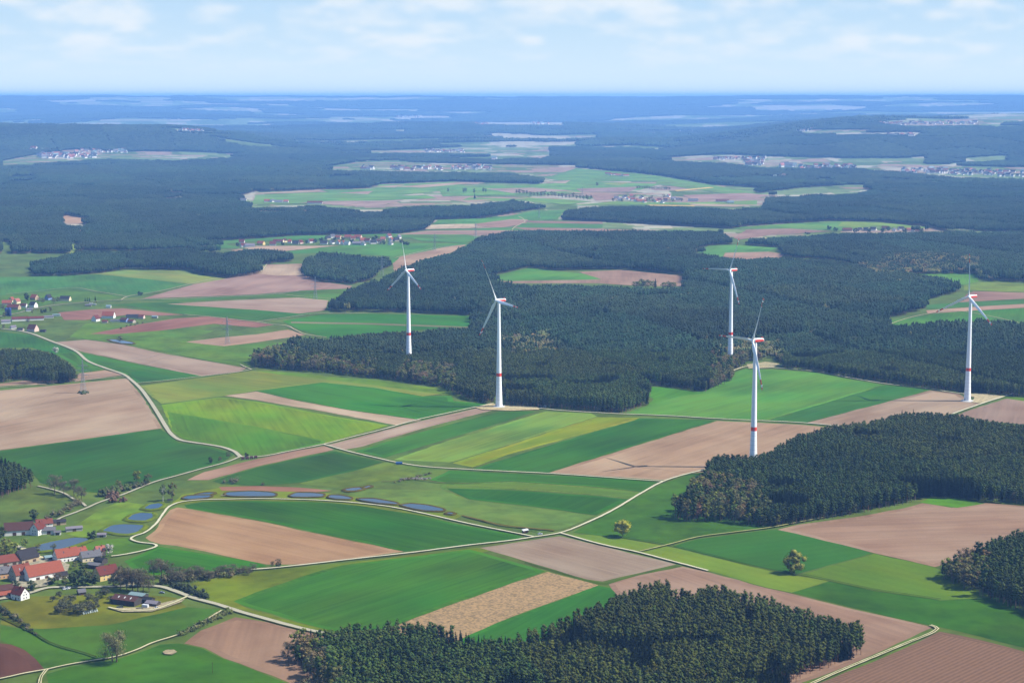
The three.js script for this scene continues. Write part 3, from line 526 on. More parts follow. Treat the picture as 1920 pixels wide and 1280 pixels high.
// ------------------------------------------------------------------ fish ponds: water inside a raised grass dyke
ribbon('ditch', 'reedy brown ditch running left from the track junction', 'ditch', '866,968 900,976 940,986 985,991 1040,996', 5, groundMat('meadow', 112, 112, 70), { y: 0.82, bare: true });
ribbon('ditch', 'dark grassy ditch through the big meadow at the lower left', 'ditch', '-30,1140 0,1158 30,1172 62,1188 90,1205 120,1216 150,1224 180,1234', 2.6, groundMat('meadow', 62, 88, 40), { y: 0.84, bare: true });
ribbon('ditch', 'dark ditch line between the mown strip and the green field', 'ditch', '1165,1008 1260,1024 1345,1044 1440,1068 1495,1076 1552,1088 1640,1106 1765,1125', 2, groundMat('meadow', 60, 92, 42), { y: 0.84, bare: true });
ribbon('ditch', 'wet dark ditch below the curving track', 'ditch', '715,905 740,903 775,900 830,906 900,907', 3, groundMat('meadow', 96, 96, 62), { y: 0.84, bare: true });
const WATER = new THREE.MeshPhysicalMaterial({ color: new THREE.Color().setRGB(0.010, 0.022, 0.034), roughness: 0.04, specularIntensity: 0.85, ior: 1.33 });
const DYKE = groundMat('meadow', 104, 138, 54), REED = groundMat('meadow', 96, 98, 58);
function shrunk(w) { const cx = w.reduce((s, q) => s + q[0], 0) / w.length, cz = w.reduce((s, q) => s + q[1], 0) / w.length; return w.map(([x, z]) => { const k = 0.88 + 0.16 * (fieldRand() - 0.5); return [cx + (x - cx) * (k + 0.05), cz + (z - cz) * k]; }); }
function pond(label, poly, bank = 4) {
  const w = shrunk(P(poly).map(([x, y]) => at(x, y))), c = new THREE.CatmullRomCurve3(w.map(([x, z]) => new THREE.Vector3(x, 0, z)), true, 'catmullrom', 0.25).getSpacedPoints(48).slice(0, 48).map((v) => [v.x, v.z]);
  const cx = c.reduce((s, q) => s + q[0], 0) / 48, cz = c.reduce((s, q) => s + q[1], 0) / 48;
  const water = new THREE.Mesh(sheetGeo(c, [1, 0], 1.15), WATER); water.name = numbered('pond'); tag(water, label, 'pond', null, 'structure'); scene.add(water);
  const pos = [], uv = [], idx = [];
  const ring = [[-0.6, 1.05], [0.9, 1.6], [2.0, 1.62], [bank + 1, 0.7]];
  for (let i = 0; i < 48; i++) {
    const a = c[(i + 47) % 48], b = c[(i + 1) % 48]; let nx = b[1] - a[1], nz = a[0] - b[0]; const L = Math.hypot(nx, nz) || 1; nx /= L; nz /= L;
    if (nx * (c[i][0] - cx) + nz * (c[i][1] - cz) < 0 && i === 0) ring.forEach((q) => { q[2] = -1; });
    const s = ring[0][2] ?? 1;
    for (const [o, y] of ring) { const px = c[i][0] + nx * o * s, pz = c[i][1] + nz * o * s; pos.push(px, y, pz); uv.push(px / 60, pz / 60); }
  }
  for (let i = 0; i < 48; i++) for (let k = 0; k < 3; k++) { const p = i * 4 + k, q = ((i + 1) % 48) * 4 + k; idx.push(p, q, p + 1, p + 1, q, q + 1); }
  const g = new THREE.BufferGeometry();
  g.setAttribute('position', new THREE.Float32BufferAttribute(pos, 3)); g.setAttribute('uv', new THREE.Float32BufferAttribute(uv, 2)); g.setIndex(idx); fixUp(g); g.computeVertexNormals();
  part('bank', g, bank > 3 ? DYKE : REED, water);
}
pond('broad fish pond nearest the bend of the pale track', '191,997 205,986 225,983 250,984 268,986 270,990 258,1000 240,1005 222,1003 206,1000');
pond('middle fish pond of the stepped three', '235,975 248,965 265,962 288,963 286,972 270,979 248,979');
pond('small uppermost fish pond of the stepped three', '268,955 280,947 298,944 306,948 296,955 280,957');
pond('dark village pond with shrubs at its edge', '58,1030 75,1021 105,1014 140,1008 168,1008 165,1014 140,1024 115,1032 85,1036 66,1037');
pond('slim pond left of the pond hut', '339,936 350,931 385,929 396,931 388,935 355,938', 1.4);
pond('thin sliver of water behind the slim pond', '364,929 385,925 404,925 390,929', 2.5);
pond('long pond with the little jetty', '414,928 425,924 470,922 510,924 520,928 512,932 470,933 425,932', 1.4);
pond('pond right of the jetty pond', '541,931 555,925 585,925 610,928 606,933 570,934 548,933', 1.4);
pond('tilted pond in the middle of the chain', '613,934 618,929 640,930 658,935 655,938 630,937', 1.4);
pond('narrow long pond before the last', '668,936 700,936 745,944 744,947 710,945 680,940', 1.4);
pond('last large pond of the chain', '752,948 770,945 800,948 834,956 830,960 800,960 770,955', 2);
pond('tiny round pool at the end of the chain', '836,964 844,962 852,964 846,966', 2);
pond('oval pool standing alone in the wet meadow', '646,919 660,916 678,915 680,918 665,922 650,922', 3);
pond('tiny pool beside the oval pool', '678,916 692,912 696,913 684,917', 2);
pond('narrow pool by the bushy islet left of the power line', '203,637 220,637 248,643 250,646 228,645 210,641', 3);

// ------------------------------------------------------------------ trees: shapes
class Soup {                                                      // loose triangles with soft normals and a colour each
  constructor() { this.p = []; this.n = []; this.c = []; }
  tri(a, b, c, na, nb, nc, col) { this.p.push(...a, ...b, ...c); this.n.push(...na, ...nb, ...nc); this.c.push(...col, ...col, ...col); }
  geo() {
    const g = new THREE.BufferGeometry();
    g.setAttribute('position', new THREE.Float32BufferAttribute(this.p, 3)); g.setAttribute('normal', new THREE.Float32BufferAttribute(this.n, 3)); g.setAttribute('color', new THREE.Float32BufferAttribute(this.c, 3));
    return g;
  }
}
const ICO = [0, 1, 2].map((d) => new THREE.IcosahedronGeometry(1, d).attributes.position.array);
const unit = (v) => { const L = Math.hypot(...v) || 1; return [v[0] / L, v[1] / L, v[2] / L]; };
const tint = (c, r, a) => { const k = 1 + (r() - 0.5) * a, w = 1 + (r() - 0.5) * a * 0.4; return [c[0] * k * w, c[1] * k, c[2] * k / w]; };
function lump(s, [x, y, z], rx, ry, rz, detail, r, col, rough = 0.5) {   // a rough-skinned clump of foliage
  const a = ICO[detail], ph = [r() * 9, r() * 9, r() * 9], v = [];
  for (let i = 0; i < a.length; i += 3) {
    const k = 1 + rough * (Math.sin(a[i] * 4.1 + ph[0]) * Math.cos(a[i + 1] * 3.7 + ph[1]) * 0.5 + Math.sin(a[i + 2] * 5.3 + ph[2]) * 0.4);
    v.push([x + a[i] * rx * k, y + a[i + 1] * ry * k, z + a[i + 2] * rz * k, a[i], a[i + 1], a[i + 2]]);
  }
  for (let i = 0; i < v.length; i += 3) {
    const t = tint(col, r, 0.34), q = v.slice(i, i + 3);
    s.tri(q[0].slice(0, 3), q[1].slice(0, 3), q[2].slice(0, 3), q[0].slice(3), q[1].slice(3), q[2].slice(3), t);
  }
}
function leaves(s, [x, y, z], rx, ry, rz, n, size, r, col, spread = 0.4) {   // leaf-sized faces on and around a clump
  for (let i = 0; i < n; i++) {
    const d = unit([r() - 0.5, r() - 0.42, r() - 0.5]), k = 1 - spread + spread * 1.7 * r(), c = [x + d[0] * rx * k, y + d[1] * ry * k, z + d[2] * rz * k];
    const e = unit([r() - 0.5, (r() - 0.5) * 0.8, r() - 0.5]), f = unit([d[1] * e[2] - d[2] * e[1] + (r() - 0.5) * 0.7, d[2] * e[0] - d[0] * e[2] + (r() - 0.5) * 0.7, d[0] * e[1] - d[1] * e[0] + (r() - 0.5) * 0.7]);
    const w = size * (0.6 + 0.8 * r()), t = tint(col, r, 0.5), nn = unit([d[0] + (r() - 0.5) * 0.4, d[1] + 0.15, d[2] + (r() - 0.5) * 0.4]);
    s.tri([c[0] - e[0] * w, c[1] - e[1] * w, c[2] - e[2] * w], [c[0] + e[0] * w, c[1] + e[1] * w, c[2] + e[2] * w], [c[0] + f[0] * w * 1.3, c[1] + f[1] * w * 1.3, c[2] + f[2] * w * 1.3], nn, nn, nn, t);
  }
}
function limb(s, a, b, ra, rb, sides, col, r) {                   // tapered length of trunk or branch
  const d = unit([b[0] - a[0], b[1] - a[1], b[2] - a[2]]), u = unit(Math.abs(d[1]) > 0.9 ? [1, 0, 0.1] : [d[2], 0, -d[0]]), w = [d[1] * u[2] - d[2] * u[1], d[2] * u[0] - d[0] * u[2], d[0] * u[1] - d[1] * u[0]];
  for (let i = 0; i < sides; i++) {
    const t0 = i / sides * 6.2832, t1 = (i + 1) / sides * 6.2832, n0 = [0, 1, 2].map((k) => u[k] * Math.cos(t0) + w[k] * Math.sin(t0)), n1 = [0, 1, 2].map((k) => u[k] * Math.cos(t1) + w[k] * Math.sin(t1));
    const A = a.map((q, k) => q + n0[k] * ra), B = a.map((q, k) => q + n1[k] * ra), C = b.map((q, k) => q + n0[k] * rb), E = b.map((q, k) => q + n1[k] * rb), t = tint(col, r, 0.2);
    s.tri(A, B, C, n0, n1, n0, t); s.tri(B, E, C, n1, n1, n0, t);
  }
}
const BARK = [0.11, 0.08, 0.06], PINE_BARK = [0.17, 0.095, 0.06], PINE = [0.036, 0.050, 0.009], SPRUCE = [0.024, 0.037, 0.009], FRESH = [0.095, 0.115, 0.017], BROWN = [0.13, 0.10, 0.045], OLIVE = [0.085, 0.085, 0.026], BLOSSOM = [0.32, 0.32, 0.27];
function pine(seed, detail = 1) {                                 // tall bare trunk, irregular flat-layered crown
  const r = mulberry(seed), t = new Soup(), c = new Soup(), H = 17.5, lean = (r() - 0.5) * 0.8;
  limb(t, [0, 0, 0], [lean, H * 0.93, 0], 0.24, 0.07, 5, PINE_BARK, r);
  const n = detail ? 11 : 5;
  for (let i = 0; i < n; i++) {
    const f = i / (n - 1), y = lerp(6.4, 16.8, f), R = 2.0 * Math.sin((0.46 + 0.5 * (1 - f)) * 2.3), a = i * 2.4 + r(), o = R * 0.85 * (1 - f * 0.45) * (0.35 + r());
    const q = [Math.cos(a) * o + lean * f, y, Math.sin(a) * o], w = R * (0.55 + 0.3 * r());
    lump(c, q, w * 0.85, 0.8 + 0.5 * r(), w * 0.85, 0, r, PINE, 0.6);
    leaves(c, q, w * 1.2, 1.4, w * 1.2, detail ? 20 : 6, detail ? 0.38 : 0.6, r, PINE, 0.55);
  }
  return { trunk: t.geo(), crown: c.geo() };
}
function spruce(seed) {                                           // narrow cone of drooping whorls
  const r = mulberry(seed), t = new Soup(), c = new Soup(), H = 19;
  limb(t, [0, 0, 0], [0, H * 0.95, 0], 0.24, 0.04, 5, BARK, r);
  for (let k = 0; k < 10; k++) {
    const f = k / 9, y = lerp(3.2, H, f), R = lerp(3.0, 0.3, Math.pow(f, 0.85)), m = 8;
    for (let i = 0; i < m; i++) {
      const a = (i + r()) / m * 6.2832, w = 0.42, L = R * (0.75 + 0.5 * r()), col = tint(SPRUCE, r, 0.5), n = unit([Math.cos(a), 0.55, Math.sin(a)]);
      c.tri([0, y + 1.1, 0], [Math.cos(a - w) * L, y - 0.75 - 0.3 * r(), Math.sin(a - w) * L], [Math.cos(a + w) * L, y - 0.75 - 0.3 * r(), Math.sin(a + w) * L], n, n, n, col);
    }
    leaves(c, [0, y - 0.3, 0], R, 0.8, R, 6, 0.38, r, SPRUCE, 0.3);
  }
  return { trunk: t.geo(), crown: c.geo() };
}
function broadleaf(seed, { H = 15, W = 5, col = BROWN, dense = 0.5, bare = 0.3, bark = BARK, low = 0.28, leaf = 0.34, fork = 1, nleaf = 40, lumpy = 0.17 } = {}) {   // branching tree, crown of loose clumps
  const r = mulberry(seed), t = new Soup(), c = new Soup();
  for (let f = 0; f < fork; f++) {
    const ox = (f - (fork - 1) / 2) * 2.2;
    limb(t, [ox, 0, 0], [ox * 1.1, H * (low + 0.08), 0], H * 0.022, H * 0.015, 6, bark, r);
    for (let i = 0; i < 9; i++) {
      const a = i * 2.4 + r(), y0 = H * (low * 0.75 + 0.4 * r()), sp = W * (0.35 + 0.5 * r()), tip = [ox * 1.1 + Math.cos(a) * sp, H * (0.55 + 0.42 * r()), Math.sin(a) * sp], mid = [ox + tip[0] * 0.45, lerp(y0, tip[1], 0.55), tip[2] * 0.45];
      limb(t, [ox, y0, 0], mid, H * 0.011, H * 0.007, 4, bark, r); limb(t, mid, tip, H * 0.007, H * 0.002, 3, bark, r);
      for (let k = 0; k < 4; k++) { const b = [mid[0] + (r() - 0.5) * W * 0.9, mid[1] + r() * H * 0.25, mid[2] + (r() - 0.5) * W * 0.9]; limb(t, mid, b, H * 0.004, H * 0.0012, 3, bark, r); }
    }
  }
  const n = Math.round(12 + W * 2.2);
  for (let i = 0; i < n; i++) {
    const d = unit([r() - 0.5, (r() - 0.45), r() - 0.5]), k = Math.cbrt(0.08 + 0.92 * r()), q = [d[0] * W * k, H * (low + (1 - low) * 0.52) + d[1] * H * (1 - low) * 0.46 * k, d[2] * W * k], w = W * (lumpy + 0.15 * r());
    if (r() < dense) lump(c, q, w, w * 0.8, w, 0, r, col, 0.6);
    leaves(c, q, w * 1.25, w, w * 1.25, Math.round(nleaf), leaf, r, col, 0.7);
  }
  return { trunk: t.geo(), crown: c.geo() };
}
function bush(seed, col, dense = 0.8) {                           // about 4 m wide, 3 m tall
  const r = mulberry(seed), s = new Soup();
  for (let i = 0; i < 11; i++) {
    const a = r() * 6.28, d = r() * 1.9, q = [Math.cos(a) * d, 0.5 + r() * (2.3 - d * 0.6), Math.sin(a) * d], w = 0.4 + 0.6 * r();
    if (r() < dense) lump(s, q, w, w * 0.95, w, 0, r, col, 0.6);
    leaves(s, q, w * 1.5, w * 1.5, w * 1.5, 22, 0.18, r, col, 0.75);
  }
  return s.geo();
}
const both = (q) => mergeGeometries([q.trunk, q.crown]);
const BARKMAT = new THREE.MeshPhysicalMaterial({ vertexColors: true, roughness: 1, specularIntensity: 0.2 });
const LEAFMAT = new THREE.MeshPhysicalMaterial({ vertexColors: true, roughness: 0.9, specularIntensity: 0.15, side: THREE.DoubleSide });
const PINES = [1, 2, 3, 4].map((k) => pine(k * 13)), SPRUCES = [1, 2].map((k) => spruce(k * 17));
const EDGERS = [broadleaf(31, { H: 14, W: 3.8, col: BROWN, dense: 0.6, low: 0.08, leaf: 0.28, nleaf: 55 }), broadleaf(32, { H: 13.5, W: 3.6, col: OLIVE, dense: 0.7, low: 0.06, leaf: 0.28, nleaf: 50 }), broadleaf(33, { H: 14, W: 3.2, col: FRESH, dense: 0.6, low: 0.12, leaf: 0.3 })];

// ------------------------------------------------------------------ woods
const STAND = {};                                                 // wood name -> kind -> placements
const put = (wood, kind, x, z, s, sy, turn, c) => ((STAND[wood] ??= {})[kind] ??= []).push([x, height(x, z), z, s, sy, turn, c]);
const forestRand = mulberry(2024), singles = [];
function shade(r, x, z, S = stand(x, z)) {
  const k = S.tone * (0.55 + 0.72 * r()) + 0.45 * (fbm(x / 70, z / 70, 2) - 0.5), w = (r() - 0.5) * (r() < 0.16 ? 0.6 : 0.24) + S.warm * 0.32;
  return [k * (1 + w), k, k * (1 - w * 0.6)];
}
{
  const r = forestRand;
  const rows = (D0, D1, s, f) => {
    for (let D = D0; D < D1; D += s) {
      const half = D * 1105 / FOCAL;
      for (let x = -half; x < half; x += s) { const X = x + (r() - 0.5) * s * 0.8, Z = -(D + (r() - 0.5) * s * 0.8), w = wooded(X, Z); if (w) f(w, X, Z, r); }
    }
  };
  rows(1080, 2750, 4.5, (w, x, z) => {
    const g = toPx(x, 0, z), edge = EDGE.some((q) => inside(q, g[0], g[1])), patch = vnoise(x / 45 + 7, z / 45), hgt = 0.86 + 0.2 * vnoise(x / 60, z / 60 + 5);
    if (vnoise(x / 16 + 30, z / 16) < 0.10 && !edge) return;
    const kind = edge ? (r() < 0.9 ? 'edge' + Math.floor(r() * 3) : 'pine0') : patch > 0.80 || r() < 0.03 ? 'spruce' + Math.floor(r() * 2) : r() < 0.035 ? 'edge' + (1 + Math.floor(r() * 2)) : 'pine' + Math.floor(r() * 4);
    if (kind[0] === 'e' && r() < 0.5) return;
    const S = stand(x, z); if (S.ride < 4 && z < -1700 && !edge) return;
    const s = (0.78 + 0.36 * r()) * (edge ? 1.15 + 0.4 * r() : 1.05);
    const c = kind[0] === 'e' ? [0.8 + 0.4 * r(), 0.8 + 0.35 * r(), 0.8 + 0.3 * r()] : shade(r, x, z, S);
    if (w === 'near' || w === 'corner') singles.push([g[1], w, kind, x, z, s, (edge ? s : kind[0] === 's' ? 0.84 : 1.03) * hgt * (0.9 + 0.2 * r()), r() * 6.28, c]);
    else put(w, kind, x, z, s, (edge ? s : 1.03) * hgt * (z < -1700 ? 0.3 + 0.7 * S.tall : 1) * (0.92 + 0.16 * r()), r() * 6.28, c);
  });
  rows(2750, 8200, 11.5, (w, x, z) => {
    const g = toPx(x, 0, z), edge = EDGE.some((q) => inside(q, g[0], g[1])), hgt = 0.84 + 0.24 * vnoise(x / 90, z / 90 + 5);
    const S = stand(x, z); if (S.ride < 9 && r() < 0.85) return;
    put(w, (edge && r() < 0.7 ? 'browngrove' : r() < 0.012 ? 'browngrove' : 'grove') + Math.floor(r() * 3), x, z, 0.95 + 0.2 * r(), hgt * S.tall * (0.98 + 0.2 * r()), r() * 6.28, shade(r, x, z, S));
  });
  rows(8200, 14000, 24, (w, x, z) => { const S = stand(x / 2, z / 2); if (S.ride < 7) return; put('distant', 'bigrove' + Math.floor(r() * 2), x, z, 1 + 0.2 * r(), S.tall * (0.9 + 0.3 * r()), r() * 6.28, shade(r, x / 2, z / 2, S)); });
  rows(14000, 38000, 64, (w, x, z) => put('remote', 'mass0', x, z, 1 + 0.3 * r(), 0.8 + 0.6 * r(), r() * 6.28, shade(r, x / 6, z / 6)));
}
function grove(seed, n, span, tall, col) {                        // several small trees of a far wood together
  const r = mulberry(seed), s = new Soup();
  for (let i = 0; i < n; i++) {
    const a = i * 2.4 + r() * 0.5, d = span * Math.sqrt((i + 0.4) / n), x = Math.cos(a) * d, z = Math.sin(a) * d, h = tall * (0.8 + 0.35 * r()), c = tint(col, r, 0.5), w = 1.75 + 0.6 * r();
    lump(s, [x, h * 0.62, z], w * 1.12, h * 0.22, w * 1.12, 0, r, c, 0.6); lump(s, [x + (r() - 0.5), h * 0.83, z + (r() - 0.5)], w * 0.8, h * 0.17, w * 0.8, 0, r, c, 0.6);
    leaves(s, [x, h * 0.75, z], w * 1.2, h * 0.25, w * 1.2, 12, 0.6, r, c, 0.5);
    limb(s, [x, 0, z], [x, h * 0.7, z], 0.2, 0.1, 3, PINE_BARK, r);
  }
  return s.geo();
}
function canopy(seed, n, span, tall, w, col) {
  const r = mulberry(seed), s = new Soup();
  for (let i = 0; i < n; i++) { const a = i * 2.4 + r() * 0.5, d = span * Math.sqrt((i + 0.4) / n), h = tall * (0.75 + 0.4 * r()); lump(s, [Math.cos(a) * d, h * 0.6, Math.sin(a) * d], w * (0.8 + 0.4 * r()), h * 0.42, w * (0.8 + 0.4 * r()), 0, r, tint(col, r, 0.5), 0.5); }
  return s.geo();
}
const FARPINE = [0.020, 0.033, 0.011], SHAPES = {};
PINES.forEach((q, k) => { SHAPES['pine' + k] = both(q); }); SPRUCES.forEach((q, k) => { SHAPES['spruce' + k] = both(q); }); EDGERS.forEach((q, k) => { SHAPES['edge' + k] = both(q); });
for (let k = 0; k < 3; k++) { SHAPES['grove' + k] = grove(50 + k, 9, 6.4, 17.5, FARPINE); SHAPES['browngrove' + k] = grove(60 + k, 7, 6.4, 14, k ? OLIVE : BROWN); }
for (let k = 0; k < 2; k++) SHAPES['bigrove' + k] = canopy(70 + k, 26, 13.5, 18, 2.9, FARPINE);
SHAPES.mass0 = canopy(80, 22, 38, 19, 9, FARPINE);
const STANDNAME = { pine: 'pine_stand', spruce: 'spruce_stand', edge: 'broadleaf_stand', grove: 'pine_stand', browngrove: 'broadleaf_stand', bigrove: 'pine_stand', mass: 'pine_stand' };
function raise(name, label, lots) {                               // a wood that reads as one mass
  const g = new THREE.Group(); g.name = numbered(name); tag(g, label, 'wood', null, 'stuff'); scene.add(g);
  const m = new THREE.Matrix4(), q = new THREE.Quaternion(), up = new THREE.Vector3(0, 1, 0), col = new THREE.Color();
  for (const kind in lots) {
    const L = lots[kind], im = new THREE.InstancedMesh(SHAPES[kind], LEAFMAT, L.length);
    L.forEach(([x, y, z, s, sy, turn, c], i) => { im.setMatrixAt(i, m.compose(new THREE.Vector3(x, y, z), q.setFromAxisAngle(up, turn), new THREE.Vector3(s, sy, s))); im.setColorAt(i, col.setRGB(...c)); });
    im.name = STANDNAME[kind.replace(/\d/, '')]; tag(im, null, null, null, 'stuff'); g.add(im);
  }
  return g;
}
// the trees of the two nearest woods that show largest stand one by one, the rest behind them as a mass
singles.sort((a, b) => b[0] - a[0]);
const TINTS = [0, 1, 2, 3, 4, 5].map((k) => { const m = LEAFMAT.clone(); const s = 0.72 + k * 0.12; m.color.setRGB(s * (0.94 + (k % 3) * 0.06), s, s * (1.06 - (k % 3) * 0.06)); return m; });
const PROTO = {};
for (const kind of Object.keys(SHAPES).filter((k) => /^(pine|spruce|edge)\d/.test(k))) {
  const src = { pine: PINES, spruce: SPRUCES, edge: EDGERS }[kind.replace(/\d/, '')][Number(kind.slice(-1))];
  for (let t = 0; t < 6; t++) { const o = new THREE.Group(); part('trunk', src.trunk, BARKMAT, o); part('crown', src.crown, TINTS[t], o); PROTO[kind + t] = o; }
}
const count = { pine: 0, spruce: 0, edge: 0 };
let seen = 0;
for (const [py, wood, kind, x, z, s, sy, turn, c] of singles) {
  const sort = kind.replace(/\d/, ''), onScreen = py < 1345;
  if (onScreen && seen < 300 && wood === 'near') {
    seen++; count[sort]++;
    const o = PROTO[kind + Math.max(0, Math.min(5, Math.round((c[1] - 0.72) / 0.12)))].clone();
    o.name = numbered({ pine: 'pine_tree', spruce: 'spruce_tree', edge: 'budding_tree' }[sort]); o.position.set(x, 0, z); o.scale.set(s, sy, s); o.rotation.y = turn; scene.add(o);
    tag(o, { pine: 'dark green pine at the front of the wood along the bottom edge', spruce: 'pointed dark spruce at the front of the wood along the bottom edge', edge: 'budding olive brown tree at the front of the wood along the bottom edge' }[sort], 'tree', { pine: 'pines of the near wood', spruce: 'spruces of the near wood', edge: 'budding trees of the near wood' }[sort]);
  } else put(wood, kind, x, z, s, sy, turn, c);
}
for (const [k, name, label] of [
  ['near', 'pine_wood', 'rear part of the dense dark pine wood along the bottom edge'], ['side', 'pine_wood', 'dark pine wood on the right in front of the two right turbines'], ['corner', 'pine_wood', 'small dark wood cut off by the lower right edge'],
  ['left', 'pine_wood', 'dark pine wood at the left edge behind the lattice pylon'], ['low', 'pine_wood', 'small dark wood at the left edge above the upper farm'], ['copse', 'pine_wood', 'roundish dark copse left of the rear left turbine'],
  ['west', 'pine_wood', 'long dark wood behind the hamlet on the left'], ['middle', 'pine_forest', 'large dark pine forest in the middle around the turbines'], ['east', 'pine_forest', 'dark forest belt at the right edge behind the turbines'],
  ['far', 'pine_forest', 'bluish forest spreading across the plain behind the fields'], ['distant', 'pine_forest', 'blue hazy forest between the far villages'], ['remote', 'pine_forest', 'pale blue forest on the ridges up to the horizon'],
]) if (STAND[k]) raise(name, label, STAND[k]);

// ------------------------------------------------------------------ wind turbines
const WHITE = paint(255, 255, 255, 0.45), RED = paint(205, 44, 34, 0.5), CONCRETE = paint(205, 204, 198, 0.85), STEEL = paint(150, 155, 158, 0.55, { metalness: 0.3 });
const lathe = (pts, n = 32) => new THREE.LatheGeometry(pts.map(([r, y]) => new THREE.Vector2(r, y)), n);
function blade(r0, r1, tip = false) {                             // length of a blade between two radii, lens-shaped section with twist, root along +y
  const N = 12, S = 14, pos = [], idx = [];
  for (let i = 0; i <= N; i++) {
    const q = lerp(r0, r1, i / N), f = q / 57.5, root = 1 - step(0.02, 0.2, f), chord = lerp(lerp(4.4, 1.3, Math.pow(Math.max(0, f - 0.16) / 0.84, 0.8)), 2.3, root) * (tip && i === N ? 0.25 : 1), thick = lerp(chord * lerp(0.26, 0.14, f), 2.3, root), tw = lerp(0.25, 0.0, f) + 0.35, pre = 3.2 * f * f;
    for (let k = 0; k < S; k++) {
      const t = k / S * 6.2832, sharp = lerp(1, 0.35, 1 - root), cx = Math.cos(t) * chord / 2 + (1 - root) * chord * 0.18, cz = Math.sin(t) * thick / 2 * (Math.cos(t) < 0 ? 1 : lerp(1, 1 - Math.cos(t) * 0.7, 1 - root)) * (sharp > 0 ? 1 : 1);
      pos.push(cx * Math.cos(tw) - cz * Math.sin(tw), q, cx * Math.sin(tw) + cz * Math.cos(tw) + pre);
    }
    if (i) for (let k = 0; k < S; k++) { const a = (i - 1) * S + k, b = (i - 1) * S + (k + 1) % S; idx.push(a, a + S, b, b, a + S, b + S); }
  }
  const c0 = pos.length / 3; pos.push(0, r0, 0, 0.1, r1, 3.2 * (r1 / 57.5) ** 2);
  for (let k = 0; k < S; k++) idx.push(c0, k, (k + 1) % S, c0 + 1, N * S + (k + 1) % S, N * S + k);
  const g = new THREE.BufferGeometry();
  g.setAttribute('position', new THREE.Float32BufferAttribute(pos, 3)); g.setIndex(idx); g.computeVertexNormals();
  return g;
}
function nacelleShape(w0, h0, w1, h1, z0, z1, y) {                // rounded box tapering to the rear
  const S = 20, pos = [], idx = [], rings = [[z0, 0.72], [z0 - 0.5, 0.96], [lerp(z0, z1, 0.3), 1.02], [lerp(z0, z1, 0.7), 1], [z1 + 0.6, 0.94], [z1, 0.75]];
  rings.forEach(([z, k], i) => {
    const f = (z - z0) / (z1 - z0), w = lerp(w0, w1, f) * k, h = lerp(h0, h1, f) * k;
    for (let j = 0; j < S; j++) { const t = j / S * 6.2832, c = Math.cos(t), s = Math.sin(t); pos.push(Math.sign(c) * Math.pow(Math.abs(c), 0.45) * w / 2, y + Math.sign(s) * Math.pow(Math.abs(s), 0.45) * h / 2, z); }
    if (i) for (let j = 0; j < S; j++) { const a = (i - 1) * S + j, b = (i - 1) * S + (j + 1) % S; idx.push(a, b, a + S, b, b + S, a + S); }
  });
  const c0 = pos.length / 3; pos.push(0, y, z0, 0, y, z1);
  for (let j = 0; j < S; j++) idx.push(c0, (j + 1) % S, j, c0 + 1, 5 * S + j, 5 * S + (j + 1) % S);
  const g = new THREE.BufferGeometry();
  g.setAttribute('position', new THREE.Float32BufferAttribute(pos, 3)); g.setIndex(idx); g.computeVertexNormals();
  return g;
}
const HUB = 139;
function makeTurbine() {
  const o = new THREE.Group();
  const foot = part('foundation', lathe([[0.01, 1.3], [7.4, 1.3], [8.2, 1.0], [9.2, 0.2], [9.2, 0]], 40), CONCRETE, o); foot.position.y = 0;
  const radius = (y) => y < 40 ? lerp(4.75, 3.25, Math.pow(y / 40, 0.72)) : lerp(3.25, 1.75, (y - 40) / 97);
  const tower = part('tower', lathe([...Array(9)].map((_, i) => [radius(1.3 + i * 4.9), 1.3 + i * 4.9])), WHITE, o);
  for (let i = 1; i < 8; i++) part('segment_joint', lathe([[radius(i * 5) + 0.01, i * 5 - 0.09], [radius(i * 5) + 0.035, i * 5], [radius(i * 5) + 0.01, i * 5 + 0.09]]), CONCRETE, tower);
  part('red_band', lathe([[radius(40.5) + 0.03, 40.5], [radius(44.8) + 0.03, 44.8]]), RED, tower);
  part('upper_tower', lathe([...Array(10)].map((_, i) => [radius(40.4 + i * 10.7), 40.4 + i * 10.7])), WHITE, o);
  const door = new THREE.BoxGeometry(1.3, 2.6, 0.25); part('door', door, STEEL, o).position.set(0, 2.9, 4.6);
  const nac = part('nacelle', nacelleShape(4.1, 4.3, 3.5, 3.6, 2.2, -10.2, HUB + 0.4), WHITE, o);
  for (const s of [-1, 1]) { const st = part('red_stripe', nacelleShape(0.16, 2.7, 0.16, 2.3, 1.4, -9.6, 0), RED, nac); st.position.set(s * 1.99, HUB + 0.05, 0); st.rotation.y = s * 0.028; }
  const cool = new THREE.BoxGeometry(3.0, 1.1, 0.5); part('cooler', cool, RED, nac).position.set(0, HUB + 2.9, -8.6);
  const rotor = new THREE.Group(); rotor.name = 'rotor'; rotor.position.set(0, HUB + 0.3, 3.9); o.add(rotor);
  const hub = part('hub', new THREE.SphereGeometry(2.0, 24, 16).scale(1, 1, 1.15), WHITE, rotor); hub.position.z = 0;
  for (let k = 0; k < 3; k++) {
    const turn = -k * 2.0944, cone = 0.045;
    const add = (name, g, m) => { const q = part(name, g, m, rotor); q.rotation.set(cone, 0, 0); q.quaternion.premultiply(new THREE.Quaternion().setFromAxisAngle(new THREE.Vector3(0, 0, 1), turn)); return q; };
    add('blade', blade(1.2, 45.5), WHITE); add('red_blade_mark', blade(45.5, 51.5), RED); add('blade', blade(51.5, 54.4), WHITE); add('red_blade_tip', blade(54.4, 57.5, true), RED);
  }
  return o;
}
const turbineProto = makeTurbine();
